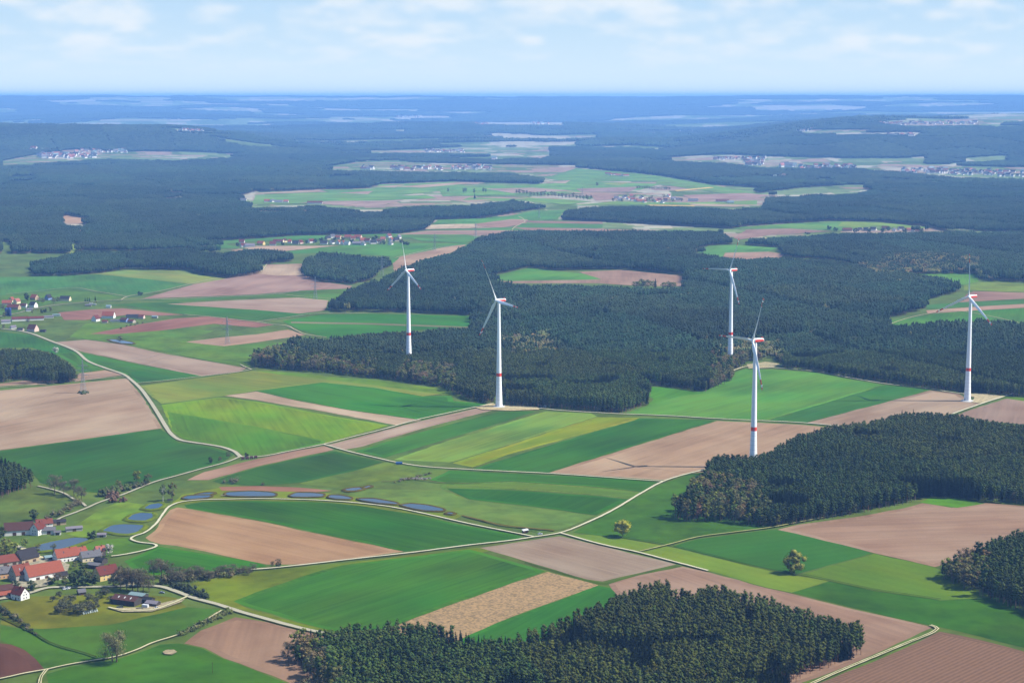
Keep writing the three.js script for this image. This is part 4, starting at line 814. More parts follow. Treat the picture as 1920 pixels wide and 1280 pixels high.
function turbine(px, py, facing, phase, label, group, k = 1) {
  const o = turbineProto.clone(); o.name = numbered('wind_turbine');
  const [x, z] = at(px, py); o.position.set(x, height(x, z), z); o.rotation.y = -facing * Math.PI / 180; o.scale.setScalar(k);
  o.children.find((c) => c.name === 'rotor').rotation.z = -phase * Math.PI / 180;
  tag(o, label, 'wind turbine', group); scene.add(o); return o;
}
turbine(766.5, 678, 56, -6, 'white wind turbine standing behind the front left one, its foot hidden in the forest', 'large wind turbines');
turbine(935.5, 763, 56, -27, 'white wind turbine on the sandy yard at the forest edge, left of centre', 'large wind turbines');
turbine(1369.5, 677, 57, 28, 'white wind turbine rising from the forest behind the nearest one', 'large wind turbines');
turbine(1412.5, 876, 64, 29, 'nearest white wind turbine, its foot behind the side wood', 'large wind turbines');
turbine(1814.5, 752, 58, 4, 'rightmost large white wind turbine, standing on its gravel yard', 'large wind turbines');

WHITE.color.setRGB(0.68, 0.69, 0.70); RED.color.setRGB(0.56, 0.045, 0.022);

// ------------------------------------------------------------------ power line
const LATTICE = paint(196, 204, 204, 0.6, { metalness: 0.4 }), CABLE = paint(70, 74, 76, 0.5, { metalness: 0.5 }), GLASSY = paint(90, 70, 55, 0.4);
function bar(list, a, b, w) {
  const A = new THREE.Vector3(...a), B = new THREE.Vector3(...b), g = new THREE.BoxGeometry(w, A.distanceTo(B), w);
  g.applyQuaternion(new THREE.Quaternion().setFromUnitVectors(new THREE.Vector3(0, 1, 0), B.clone().sub(A).normalize())); g.translate((A.x + B.x) / 2, (A.y + B.y) / 2, (A.z + B.z) / 2); list.push(g);
}
const ARMS = [[25, 8.5], [31, 11.5], [37.5, 8]], PTOP = 46;
function makePylon() {
  const o = new THREE.Group(), legs = [], half = (y) => y < 24 ? lerp(3.6, 1.15, y / 24) : lerp(1.15, 0.35, (y - 24) / 22), lv = [0, 6, 11.5, 16.5, 20.5, 24, 28, 32, 36, 40, 43.5, PTOP], corner = [[1, 1], [1, -1], [-1, -1], [-1, 1]];
  for (let i = 0; i + 1 < lv.length; i++) for (let k = 0; k < 4; k++) {
    const [a, b] = corner[k], [c, d] = corner[(k + 1) % 4], h0 = half(lv[i]), h1 = half(lv[i + 1]);
    bar(legs, [a * h0, lv[i], b * h0], [a * h1, lv[i + 1], b * h1], 0.25); bar(legs, [a * h0, lv[i], b * h0], [c * h1, lv[i + 1], d * h1], 0.12); bar(legs, [c * h0, lv[i], d * h0], [a * h1, lv[i + 1], b * h1], 0.12);
    bar(legs, [a * h1, lv[i + 1], b * h1], [c * h1, lv[i + 1], d * h1], 0.16);
  }
  part('lattice_mast', mergeGeometries(legs), LATTICE, o);
  for (const [y, L] of ARMS) {
    const g = [], h = half(y);
    for (const s of [-1, 1]) { for (const e of [-1, 1]) { bar(g, [s * h, y, e * h], [s * L, y + 0.4, 0], 0.2); bar(g, [s * h, y + 1.7, e * h], [s * L, y + 0.4, 0], 0.16); } for (const f of [0.35, 0.65]) bar(g, [lerp(s * h, s * L, f), y + 0.2, 0], [lerp(s * h, s * L, f - 0.2), y + 1.2, 0], 0.14); }
    const arm = part('crossarm', mergeGeometries(g), LATTICE, o);
    for (const s of [-1, 1]) part('insulator', lathe([[0.02, 0], [0.14, -0.1], [0.14, -1.8], [0.02, -1.9]], 8), GLASSY, arm).position.set(s * L, y + 0.3, 0);
  }
  return o;
}
const pylonProto = makePylon(), PYL = [
  [-190, 880, ''], [155.5, 737, 'lattice pylon in the brown field on the left with a bush at its foot'], [426, 646, 'lattice pylon right of the red roofed farm in the meadow'], [591, 562, 'lattice pylon on the reddish field in front of the round copse'],
  [716, 517, 'lattice pylon standing in the round copse'], [815, 471, 'lattice pylon right of the rear left rotor by the far fields'], [892, 447, 'lattice pylon just above the middle forest edge'], [1011, 411, 'lattice pylon beside the winding far track'], [1092, 370, 'small lattice pylon far down the valley'],
].map(([px, py, label]) => ({ p: at(px, py), label }));
PYL.forEach((q, i) => {
  const a = PYL[Math.max(0, i - 1)].p, b = PYL[Math.min(PYL.length - 1, i + 1)].p; q.turn = Math.atan2(b[0] - a[0], b[1] - a[1]);
  if (!q.label) return;
  const o = pylonProto.clone(); o.name = numbered('power_pylon'); o.position.set(q.p[0], 0, q.p[1]); o.rotation.y = q.turn; tag(o, q.label, 'pylon', 'lattice pylons of the power line'); scene.add(o);
});
for (let i = 0; i + 1 < PYL.length && i < 6; i++) for (const [y, L] of ARMS) for (const s of [-1, 1]) {
  const end = (q) => new THREE.Vector3(q.p[0] + Math.cos(q.turn) * s * L, y - 1.6, q.p[1] - Math.sin(q.turn) * s * L), a = end(PYL[i]), b = end(PYL[i + 1]), sag = a.distanceTo(b) * 0.028, pts = [];
  for (let k = 0; k <= 14; k++) { const f = k / 14, v = a.clone().lerp(b, f); v.y -= sag * 4 * f * (1 - f); pts.push(v); }
  const m = new THREE.Mesh(new THREE.TubeGeometry(new THREE.CatmullRomCurve3(pts), 16, 0.045, 4), CABLE); m.name = numbered('power_cable');
  tag(m, ['thin cable leaving the picture at the left pylon', 'thin cable between the left pylon and the meadow pylon', 'thin cable between the meadow pylon and the reddish field pylon', 'thin cable crossing to the pylon in the round copse', 'thin cable from the copse pylon towards the far fields', 'thin cable between the two far pylons at the forest'][i], 'power cable', 'strung cables of span ' + ['leaving left', 'over the meadow', 'over the farm', 'over the copse', 'past the copse', 'far away'][i]);
  scene.add(m);
}

// ------------------------------------------------------------------ buildings
const ROOFS = { red: [128, 64, 54], orange: [178, 98, 74], brick: [150, 82, 66], brown: [104, 68, 60], dark: [66, 62, 66], grey: [128, 126, 130], lilac: [150, 142, 150], teal: [150, 176, 176], pink: [196, 120, 104], black: [48, 48, 54] };
const WALLS = { white: [240, 238, 230], cream: [232, 214, 176], yellow: [228, 200, 130], grey: [168, 166, 160], tan: [186, 164, 132], orange: [216, 168, 120], dark: [76, 70, 66], blue: [130, 150, 196], pinkish: [226, 196, 180], stone: [176, 166, 150] };
const GLASS = new THREE.MeshPhysicalMaterial({ color: new THREE.Color().setRGB(0.03, 0.035, 0.045), roughness: 0.12 }), FRAME = paint(226, 224, 218, 0.6), WOOD = paint(92, 64, 46, 0.85), BRICK = paint(150, 86, 66, 0.9);
const roofTex = texture(256, (u, v) => { const n = fbm(u * 9, v * 9, 4, 9, 9), f = vnoise(u * 60, v * 60, 60, 60), s = 0.8 + wob(n, 0.34) + wob(f, 0.16) - (((v * 14) % 1) < 0.16 ? 0.06 : 0); return [s, s * (1 + wob(n, 0.1)), s * (1 + wob(n, 0.14))]; });
const wallTex = texture(256, (u, v) => { const n = fbm(u * 7, v * 5, 4, 7, 5), s = 0.9 + wob(n, 0.16); return [s, s, s]; });
const BM = new Map();
function buildMat(set, key, map) { const id = key + (map === roofTex); if (!BM.has(id)) { const c = set[key], m = new THREE.MeshPhysicalMaterial({ map, roughness: 0.9, specularIntensity: 0.3 }); m.color.setRGB(...c.map((v) => toLin(v) * (map === roofTex ? 0.46 : 0.68))); BM.set(id, m); } return BM.get(id); }
function wallGeo(len, wid, h, rise) {                             // four walls and two gables, closed
  const L = len / 2, W = wid / 2, s = new THREE.Shape([new THREE.Vector2(-W, 0), new THREE.Vector2(W, 0), new THREE.Vector2(W, h), new THREE.Vector2(0, h + rise), new THREE.Vector2(-W, h)]);
  const g = new THREE.ExtrudeGeometry(s, { depth: len, bevelEnabled: false }); g.translate(0, 0, -L); g.rotateY(Math.PI / 2);
  const uv = g.attributes.uv; for (let i = 0; i < uv.count; i++) uv.setXY(i, uv.getX(i) / 8, uv.getY(i) / 8);
  return g;
}
function roofGeo(len, wid, h, rise, over = 0.55, th = 0.22) {      // two slabs meeting at the ridge
  const L = len / 2 + over * 0.7, W = wid / 2, k = rise / W, e = W + over, y0 = h - over * k + 0.03, yr = h + rise + 0.03, s = new THREE.Shape([new THREE.Vector2(-e, y0), new THREE.Vector2(0, yr), new THREE.Vector2(e, y0), new THREE.Vector2(e, y0 + th), new THREE.Vector2(0, yr + th * 1.15), new THREE.Vector2(-e, y0 + th)]);
  const g = new THREE.ExtrudeGeometry(s, { depth: L * 2, bevelEnabled: false }); g.translate(0, 0, -L); g.rotateY(Math.PI / 2);
  const p = g.attributes.position, uv = g.attributes.uv; for (let i = 0; i < uv.count; i++) uv.setXY(i, p.getX(i) / 6, Math.hypot(p.getZ(i), p.getY(i) - yr) / 6);
  return g;
}
const WIN = new THREE.BoxGeometry(1.15, 1.4, 0.12), PANE = new THREE.BoxGeometry(0.86, 1.1, 0.05), DOOR = new THREE.BoxGeometry(1.2, 2.1, 0.14), GATE = new THREE.BoxGeometry(3.2, 3.1, 0.14), SKYL = new THREE.BoxGeometry(1.0, 0.08, 1.8), STACK = new THREE.BoxGeometry(0.7, 1.8, 0.7);
const geoCache = new Map(), cached = (k, f) => { if (!geoCache.has(k)) geoCache.set(k, f()); return geoCache.get(k); };
function house(px, py, len, wid, h, rise, turn, roof, wall, label, opt = {}) {
  const [x, z] = at(px, py), o = base(opt.name ?? 'house', x, height(x, z), z, turn * Math.PI / 180);
  tag(o, label, opt.category ?? 'house', opt.group);
  const w = part('wall', cached(['w', len, wid, h, rise].join(), () => wallGeo(len, wid, h, rise)), buildMat(WALLS, wall, wallTex), o);
  const r = part('roof', cached(['r', len, wid, h, rise].join(), () => roofGeo(len, wid, h, rise)), buildMat(ROOFS, roof, roofTex), o);
  if (opt.plain) return o;
  const win = (wx, wy, wz, ry) => { const f = part('window', WIN, FRAME, o); f.position.set(wx, wy, wz); f.rotation.y = ry; part('pane', PANE, GLASS, f).position.z = 0.05; };
  const nx = Math.max(1, Math.floor((len - 1.5) / 3.4)), ng = Math.max(1, Math.floor((wid - 2) / 2.9)), rows = h > 4.6 ? [1.6, 4.2] : [1.7];
  if (!opt.shed) {
    for (const y of rows) for (let i = 0; i < nx; i++) for (const s of [-1, 1]) { if (y < 2 && i === (nx >> 1) && s > 0) continue; win((i - (nx - 1) / 2) * 3.4, y, s * (wid / 2 + 0.03), s > 0 ? 0 : Math.PI); }
    for (const y of [...rows, h + rise * 0.28]) for (let i = 0; i < (y > h ? Math.max(1, ng - 1) : ng); i++) { const m = y > h ? Math.max(1, ng - 1) : ng; for (const s of [-1, 1]) win(s * (len / 2 + 0.03), y, (i - (m - 1) / 2) * 2.6, s * Math.PI / 2); }
    part('door', DOOR, WOOD, o).position.set(((nx >> 1) - (nx - 1) / 2) * 3.4, 1.05, wid / 2 + 0.05);
    part('chimney', STACK, BRICK, r).position.set(len * 0.18, h + rise + 0.35, 0.5);
    const sk = part('roof_window', SKYL, GLASS, r); sk.position.set(-len * 0.15, h + rise * 0.5 + 0.29, wid / 4); sk.rotation.x = Math.atan2(rise, wid / 2);
  } else {
    for (let i = 0; i < Math.max(1, Math.floor(len / 9)); i++) part('gate', GATE, opt.gate ?? WOOD, o).position.set((i - (Math.max(1, Math.floor(len / 9)) - 1) / 2) * 8, Math.min(1.55, h / 2 - 0.1), wid / 2 + 0.05);
    for (let i = 0; i < (opt.light ?? 0); i++) { const sk = part('roof_light', SKYL, FRAME, r); sk.position.set((i - ((opt.light ?? 0) - 1) / 2) * len * 0.26, h + rise * 0.5 + 0.29, wid / 4); sk.rotation.x = Math.atan2(rise, wid / 2); sk.scale.set(1, 1, 1.2); }
  }
  return o;
}
const barn = { name: 'barn', category: 'barn', shed: true }, shed = { name: 'shed', category: 'shed', shed: true };
// upper farm by the ponds
house(35, 1001, 26, 11, 5.2, 6, 15, 'brown', 'white', 'long white barn with faded red roof at the upper farm', barn);
house(71, 1001, 12, 9, 6, 5, 66, 'red', 'white', 'white farmhouse with pointed gable at the upper farm');
house(82, 990, 15, 8, 5.2, 3.6, 24, 'brick', 'white', 'house with orange red roof behind the white gable of the upper farm');
house(91, 1000, 12, 7, 3.8, 2.4, 12, 'grey', 'white', 'low white wing with grey roof joined to the upper farmhouse', shed);
house(108, 983, 14, 7, 3.2, 1.6, 22, 'dark', 'tan', 'dark roofed shed behind the upper farm', shed);
house(138, 995, 15, 5.5, 3, 1.4, 22, 'lilac', 'grey', 'grey open shed right of the upper farm', shed);
house(107, 1002, 6, 5, 2.6, 1.2, 10, 'grey', 'white', 'little white hut between the upper farm and the grey shed', shed);
house(190, 1006, 8, 5, 2.4, 1.2, 8, 'lilac', 'grey', 'small grey hut beside the dark village pond', shed);
// lower village
house(123, 1050, 20, 11, 4.8, 6, 36, 'orange', 'white', 'white house with orange roof and porch beside the dark pond');
house(151, 1043, 9, 8, 4.6, 4, 44, 'orange', 'white', 'small orange roofed house right of the pond house');
house(169, 1050, 17, 10, 4.4, 4.2, 30, 'grey', 'cream', 'cream house under a grey roof in the village');
house(187, 1041, 8, 8, 5, 3.6, 30, 'pink', 'pinkish', 'little pink roofed house by the white blossoming tree');
house(188, 1056, 9, 8, 3.6, 1.8, -24, 'black', 'dark', 'black roofed shed between grey and brown roofs', shed);
house(178, 1064, 12, 8, 3.2, 1.2, -24, 'grey', 'dark', 'flat pale roofed carport before the cream house', shed);
house(198, 1084, 18, 13, 5.4, 5.6, 42, 'red', 'yellow', 'yellow house with brown red roof and dormers at the bare trees');
house(80, 1083, 32, 13, 5, 7.6, 42, 'orange', 'white', 'huge barn with bright orange roof in the middle of the village', barn);
house(38, 1086, 15, 12, 6, 7, 44, 'brick', 'stone', 'tall stone house with red roof left of the orange barn');
house(48, 1054, 18, 13, 5, 7, 52, 'dark', 'tan', 'barn with black roof and tan gable behind the orange barn', barn);
house(14, 1060, 24, 11, 4.6, 5, 34, 'brick', 'stone', 'long rusty red roof at the left edge of the village', barn);
house(8, 1082, 18, 10, 5, 4.4, 30, 'grey', 'orange', 'orange brick house with grey roof and skylights at the left edge');
house(4, 1110, 16, 9, 3, 3, 32, 'brown', 'stone', 'low dark red roofed shed above the white gabled house', shed);
house(37, 1122, 12, 9, 4.8, 5, -34, 'red', 'white', 'white gabled house with red roof at the lower village edge');
house(8, 1119, 18, 6, 2.8, 2, 30, 'orange', 'stone', 'low orange roofed outhouse joined to the white gabled house', shed);
house(62, 1046, 10, 6, 3, 1.4, 8, 'dark', 'tan', 'dark open shelter beside the pale yard road', shed);
house(92, 1049, 9, 6, 2.8, 1.2, 30, 'teal', 'grey', 'pale shelter left of the pond house', shed);
house(116, 1084, 8, 6, 3.2, 2.4, 40, 'dark', 'white', 'small white house half hidden by trees right of the orange barn', shed);
house(246, 1093, 10, 8, 4, 4, 40, 'brown', 'cream', 'cream house half hidden behind the bare village trees');
house(152, 1114, 6, 5, 2.5, 2, 30, 'grey', 'dark', 'small dark garden hut in the orchard', shed);
// farm shed in the meadow
house(238, 1131, 22, 12, 4.2, 2.4, -24, 'brown', 'dark', 'long farm shed with brown roof and three roof lights in the meadow', { ...shed, light: 3 });
house(259, 1121, 14, 8, 3.2, 1.2, -24, 'teal', 'dark', 'pale green roofed shed behind the long farm shed', shed);
house(286, 1136, 10, 7, 3, 1.4, -20, 'lilac', 'dark', 'low shed with lilac grey roof at the end of the long farm shed', shed);
house(277, 1130, 9, 6, 3.4, 1.4, -24, 'black', 'dark', 'black roofed shed behind the low lilac shed', shed);
// left hamlet
const ham = (px, py, len, wid, h, rise, turn, roof, wall, label, opt) => house(px, py, len, wid, h, rise, turn, roof, wall, label, { plain: true, ...opt });
ham(12, 571, 18, 10, 4, 5, 12, 'orange', 'pinkish', 'orange roofed house at the left end of the left hamlet');
ham(21, 566, 9, 9, 5, 5, 70, 'orange', 'cream', 'cream gable behind the first orange roof of the left hamlet');
ham(31, 569, 11, 9, 5, 5, 62, 'pink', 'cream', 'cream gabled house in the row of the left hamlet');
ham(25, 580, 24, 12, 5, 5, -14, 'red', 'tan', 'long dark red barn behind the blue silos of the left hamlet');
ham(44, 576, 12, 9, 4, 4, -10, 'brown', 'white', 'brown roofed house right of the long dark red barn');
ham(54, 583, 12, 8, 3.4, 2.6, 18, 'grey', 'white', 'low white house by the hamlet road bend');
ham(62, 576, 13, 11, 5, 6, -28, 'dark', 'white', 'slate roofed house with white gable in the left hamlet');
ham(64, 562, 14, 11, 5, 6, -30, 'orange', 'tan', 'orange roofed house among dark trees at the back of the hamlet');
ham(90, 562, 12, 9, 5, 6, 64, 'dark', 'blue', 'blue grey gabled house at the back of the hamlet');
ham(122, 564, 20, 11, 5, 5, -10, 'dark', 'cream', 'dark roofed barn with cream gable at the hamlet exit');
ham(36, 601, 28, 12, 4, 3.4, 22, 'red', 'white', 'long red roofed hall in the lower hamlet');
ham(66, 600, 28, 11, 4, 3, 18, 'red', 'white', 'second long red roofed hall right of the first in the lower hamlet');
ham(10, 606, 16, 9, 4, 3, 18, 'lilac', 'white', 'lilac roofed hall at the left edge of the lower hamlet');
ham(90, 596, 18, 6, 3, 1.4, 16, 'lilac', 'white', 'flat white shed at the end of the red halls');
ham(105, 592, 14, 5, 2.6, 1, 12, 'teal', 'white', 'low pale shed farthest right of the red halls');
ham(24, 616, 9, 7, 3, 3, 34, 'lilac', 'white', 'small white house by the road in the lower hamlet');
ham(38, 620, 10, 7, 3, 2, -10, 'dark', 'stone', 'low dark shed by the road in the lower hamlet');
ham(61, 621, 15, 13, 5, 7, -20, 'brown', 'pinkish', 'broad house with tall brown roof at the road below the hamlet');
ham(80, 622, 9, 6, 2.6, 1.4, -10, 'dark', 'dark', 'dark little shed right of the broad brown roofed house');
// red roofed farm
ham(179, 602, 12, 10, 5, 6, 66, 'red', 'white', 'white house with red gable at the left end of the red roofed farm');
ham(203, 596, 22, 13, 5, 7, -6, 'orange', 'white', 'big orange red barn in the middle of the red roofed farm');
ham(196, 605, 10, 6, 3, 2, 6, 'red', 'pinkish', 'small red shed in front of the big orange red barn');
ham(216, 603, 18, 5, 3, 1.2, 4, 'grey', 'white', 'long low white shed in front of the red roofed farm');
ham(233, 603, 14, 10, 4, 3.4, -26, 'brown', 'blue', 'brown roofed shed with bluish gable on the red roofed farm');
ham(246, 605, 12, 9, 3.6, 2.6, -26, 'red', 'stone', 'low red shed in front at the right of the red roofed farm');
ham(248, 596, 22, 8, 4, 2.6, 2, 'dark', 'stone', 'long dark roof behind the right of the red roofed farm');
ham(265, 597, 10, 8, 4, 3, -12, 'red', 'pinkish', 'bright red shed at the right end of the red roofed farm');
ham(290, 596, 10, 6, 3, 1.4, -10, 'teal', 'grey', 'teal shed standing apart right of the red roofed farm');
ham(203, 577, 9, 6, 3.6, 2, 0, 'teal', 'white', 'white shed alone on the strip behind the red roofed farm');
ham(165, 574, 12, 6, 3, 1.6, 10, 'grey', 'tan', 'grey shed by the trailers beside the hamlet road');
// middle village, house by house
const MV = [
  [453, 456, 'red', 'white', 12, 0], [456, 463, 'red', 'white', 13, 30], [468, 463, 'lilac', 'white', 22, 10], [489, 459, 'orange', 'yellow', 16, -24], [511, 460, 'red', 'white', 14, 6], [522, 455, 'red', 'cream', 24, -12], [533, 454, 'brown', 'cream', 9, 60], [543, 456, 'orange', 'white', 8, 0], [554, 458, 'dark', 'stone', 14, 0], [563, 457, 'red', 'pinkish', 10, 50],
  [583, 455, 'red', 'white', 14, 40], [607, 458, 'dark', 'white', 16, 0], [614, 449, 'dark', 'stone', 12, 50], [623, 446, 'grey', 'white', 11, 30], [622, 457, 'dark', 'white', 10, 60], [634, 448, 'orange', 'cream', 14, -20], [634, 457, 'orange', 'white', 9, 70], [643, 458, 'brick', 'white', 10, 60], [651, 459, 'teal', 'white', 13, -30], [652, 447, 'orange', 'cream', 15, -10],
  [661, 449, 'brick', 'pinkish', 12, 20], [671, 447, 'orange', 'pinkish', 17, -18], [669, 459, 'lilac', 'grey', 20, 0], [680, 453, 'orange', 'pinkish', 14, 20], [681, 460, 'grey', 'white', 9, 70], [689, 454, 'red', 'white', 14, -20], [699, 457, 'dark', 'white', 13, 20], [709, 455, 'brown', 'white', 12, 40], [718, 451, 'pink', 'cream', 11, 0], [729, 445, 'brick', 'white', 12, 50], [733, 452, 'orange', 'white', 11, 70], [732, 459, 'grey', 'white', 11, 72], [743, 452, 'dark', 'stone', 12, 30], [748, 447, 'lilac', 'white', 9, 60],
];
const ROOFWORD = { red: 'dark red', orange: 'orange', brick: 'brick red', brown: 'brown', dark: 'dark slate', grey: 'grey', lilac: 'lilac grey', teal: 'pale teal', pink: 'pink', black: 'black' };
const ORD = ['first', 'second', 'third', 'fourth', 'fifth', 'sixth', 'seventh', 'eighth', 'ninth', 'tenth', 'eleventh', 'twelfth'];
function village(list, where, scale = 1) {
  const nth = {}, sorted = list.slice().sort((a, b) => a[0] - b[0]);
  for (const [px, py, roof, wall, len, turn] of sorted) {
    const k = nth[roof] = (nth[roof] ?? -1) + 1, n = list.filter((q) => q[2] === roof).length;
    ham(px, py, len * scale, Math.min(12, 7 + len * 0.22) * scale, 4.2 * scale, (len > 18 ? 4 : 5) * scale, turn, roof, wall, (n > 1 ? ORD[k] + ' ' : 'only ') + ROOFWORD[roof] + ' roof ' + (n > 1 ? 'from the left ' : '') + 'in the ' + where, { group: 'houses of the ' + where });
  }
}
village(MV, 'middle village below the forest', 1.2);
village([[1589, 433, 'red', 'stone', 24, 0], [1612, 433, 'dark', 'stone', 14, 40], [1624, 433, 'black', 'stone', 12, 0], [1638, 432, 'dark', 'white', 15, -20], [1660, 430, 'brown', 'tan', 16, 0], [1677, 433, 'grey', 'white', 10, 70], [1690, 431, 'dark', 'white', 16, 20], [1706, 433, 'orange', 'pinkish', 20, 8], [1713, 434, 'brick', 'white', 10, 60], [1721, 434, 'orange', 'pinkish', 12, -20]], 'far right farmstead', 1.15);
village([[1156, 373, 'grey', 'white', 14, 10], [1163, 376, 'lilac', 'white', 16, 0], [1172, 371, 'dark', 'white', 14, 40], [1178, 374, 'orange', 'white', 12, 60], [1186, 376, 'brick', 'white', 14, 20], [1184, 369, 'pink', 'cream', 12, 0], [1193, 378, 'red', 'white', 16, 60], [1201, 379, 'orange', 'pinkish', 22, 10], [1203, 372, 'dark', 'white', 14, 60], [1209, 380, 'brick', 'white', 10, 40], [1230, 379, 'orange', 'white', 12, 60], [1236, 377, 'red', 'cream', 14, 20], [1242, 381, 'grey', 'white', 12, 60], [1248, 377, 'brown', 'white', 12, 0], [1254, 369, 'orange', 'white', 12, 60], [1263, 374, 'lilac', 'white', 13, 20], [1272, 376, 'grey', 'cream', 15, 0], [1300, 377, 'grey', 'white', 30, 0], [1355, 379, 'red', 'white', 40, 0], [1370, 381, 'teal', 'white', 20, 0]], 'valley village under the far wood belt', 1.25);
village([[500, 379, 'orange', 'white', 16, 10], [510, 379, 'grey', 'white', 14, 60], [522, 380, 'lilac', 'white', 24, 0], [536, 380, 'pink', 'white', 14, 0], [590, 382, 'red', 'white', 44, 2], [456, 377, 'grey', 'white', 18, 0]], 'sheds along the left forest edge', 1.3);
village([[1140, 327, 'brick', 'white', 22, 0], [1146, 329, 'orange', 'white', 20, 60], [1153, 329, 'red', 'white', 20, 30], [1160, 330, 'pink', 'white', 22, 0], [1168, 331, 'brown', 'white', 20, 60], [1174, 331, 'orange', 'white', 22, 20]], 'hazy hamlet behind the valley', 1.3);

// far towns in the haze: too small to tell the houses apart
function town(label, patches) {
  const g = new THREE.Group(); g.name = numbered('far_town'); tag(g, label, 'town', null, 'stuff'); scene.add(g);
  const r = mulberry(label.length * 77 + patches.length), walls = wallGeo(14, 10, 5, 5), roofs = roofGeo(14, 10, 5, 5), spots = [];
  for (const [x0, x1, y0, y1, n, k] of patches) for (let i = 0; i < n; i++) { const [x, z] = at(lerp(x0, x1, r()), lerp(y0, y1, r())); spots.push([x, height(x, z), z, r() * 3.14, (k ?? 1) * (0.75 + 0.6 * r())]); }
  const wm = new THREE.InstancedMesh(walls, buildMat(WALLS, 'white', wallTex), spots.length), rm = new THREE.InstancedMesh(roofs, new THREE.MeshStandardMaterial({ map: roofTex, roughness: 0.9 }), spots.length), m = new THREE.Matrix4(), q = new THREE.Quaternion(), c = new THREE.Color(), tones = Object.values(ROOFS);
  spots.forEach(([x, y, z, t, s], i) => { m.compose(new THREE.Vector3(x, y, z), q.setFromAxisAngle(new THREE.Vector3(0, 1, 0), t), new THREE.Vector3(s * (1 + r()), s * 1.3, s)); wm.setMatrixAt(i, m); rm.setMatrixAt(i, m); const k = tones[Math.floor(r() * tones.length)]; rm.setColorAt(i, c.setRGB(...k.map((v) => toLin(v) * 0.5))); });
  wm.name = 'wall'; rm.name = 'roof'; for (const k of [wm, rm]) { tag(k, null, null, null, 'stuff'); g.add(k); }
}
town('white and orange town under the wooded ridge at the far left', [[-60, 90, 281, 286, 60], [55, 66, 282, 285, 6, 1.8], [135, 240, 282, 287, 40], [70, 180, 290, 297, 70, 1.4]]);
town('hazy village strung along the fields left of centre', [[735, 830, 313, 320, 36], [680, 700, 315, 319, 6, 1.3], [848, 920, 311, 319, 46], [925, 938, 302, 304, 3, 2]]);
town('little pink roofed village before the haze left of centre', [[797, 875, 281, 286, 44]]);
town('hazy village at the edge of the right fields', [[1340, 1400, 297, 300, 30], [1395, 1436, 297, 311, 50, 1.2]]);
town('row of white and orange houses in the right forest', [[1500, 1605, 311, 318, 60], [1465, 1493, 311, 314, 12, 1.6], [1452, 1475, 327, 332, 12]]);
town('long village at the right edge below the ridge', [[1690, 1780, 317, 326, 50], [1780, 1860, 320, 329, 60], [1850, 2000, 322, 332, 80], [1700, 1715, 326, 331, 8]]);
town('villages high on the hazy right ridge', [[1660, 1830, 229, 234, 90], [1650, 1700, 231, 235, 20], [1495, 1530, 243, 247, 24], [1662, 1716, 252, 255, 24]]);
town('pale specks of villages lost in the haze of the plain', [[883, 915, 231, 235, 40, 1.4], [995, 1035, 228, 234, 30, 1.4], [335, 380, 246, 248, 16, 1.5], [1215, 1240, 251, 255, 12, 1.3], [1270, 1312, 247, 251, 14, 1.3], [648, 668, 247, 249, 10, 1.3], [745, 790, 218, 221, 20, 1.6]]);

// ------------------------------------------------------------------ single trees and bushes
const TREEKIND = {
  bare: broadleaf(101, { H: 16, W: 5.6, col: [0.088, 0.076, 0.042], dense: 0.0, leaf: 0.2, low: 0.16, nleaf: 170 }), bare2: broadleaf(102, { H: 15, W: 4.8, col: [0.094, 0.083, 0.046], dense: 0.0, leaf: 0.2, low: 0.14, nleaf: 170 }),
  big: broadleaf(103, { H: 21, W: 8.6, col: [0.105, 0.098, 0.036], dense: 0.0, leaf: 0.28, low: 0.13, fork: 2, nleaf: 170 }), olive: broadleaf(104, { H: 14, W: 4.6, col: OLIVE, dense: 0.5, low: 0.12, leaf: 0.26, nleaf: 80 }),
  fresh: broadleaf(105, { H: 13, W: 4.8, col: FRESH, dense: 0.8, low: 0.14, leaf: 0.3, nleaf: 60 }), birch: broadleaf(106, { H: 16, W: 3.6, col: [0.06, 0.078, 0.026], dense: 0.4, low: 0.2, bark: [0.34, 0.33, 0.31], leaf: 0.26, nleaf: 80 }), dark: broadleaf(107, { H: 10, W: 3.8, col: [0.026, 0.038, 0.013], dense: 1, low: 0.1, lumpy: 0.22 }),
  willow: broadleaf(108, { H: 17, W: 7.4, col: [0.19, 0.18, 0.022], dense: 1, low: 0.24, leaf: 0.45, nleaf: 90, lumpy: 0.24 }), willow2: broadleaf(109, { H: 18.5, W: 8.2, col: [0.165, 0.165, 0.03], dense: 1, low: 0.05, leaf: 0.45, nleaf: 90, lumpy: 0.23 }),
  blossom: broadleaf(110, { H: 9, W: 3.2, col: BLOSSOM, dense: 0.4, low: 0.2 }), orchard: broadleaf(111, { H: 7, W: 3.4, col: [0.06, 0.062, 0.03], dense: 0.2, low: 0.16, leaf: 0.2, nleaf: 110 }), poplar: broadleaf(112, { H: 22, W: 4.2, col: [0.05, 0.06, 0.026], dense: 0.8, low: 0.1 }),
  conifer: SPRUCES[0], conifer2: SPRUCES[1], pine: PINES[0],
};
const NTH = [...ORD, 'thirteenth', 'fourteenth', 'fifteenth', 'sixteenth', 'seventeenth', 'eighteenth', 'nineteenth', 'twentieth', 'twenty-first', 'twenty-second', 'twenty-third', 'twenty-fourth', 'twenty-fifth', 'twenty-sixth'];
const TREEH = { bare: 16, bare2: 15, big: 21, olive: 14, fresh: 13, birch: 16, dark: 10, willow: 17, willow2: 18.5, blossom: 9, orchard: 7, poplar: 22, conifer: 19, conifer2: 19, pine: 17.5 };
const plantRand = mulberry(404);
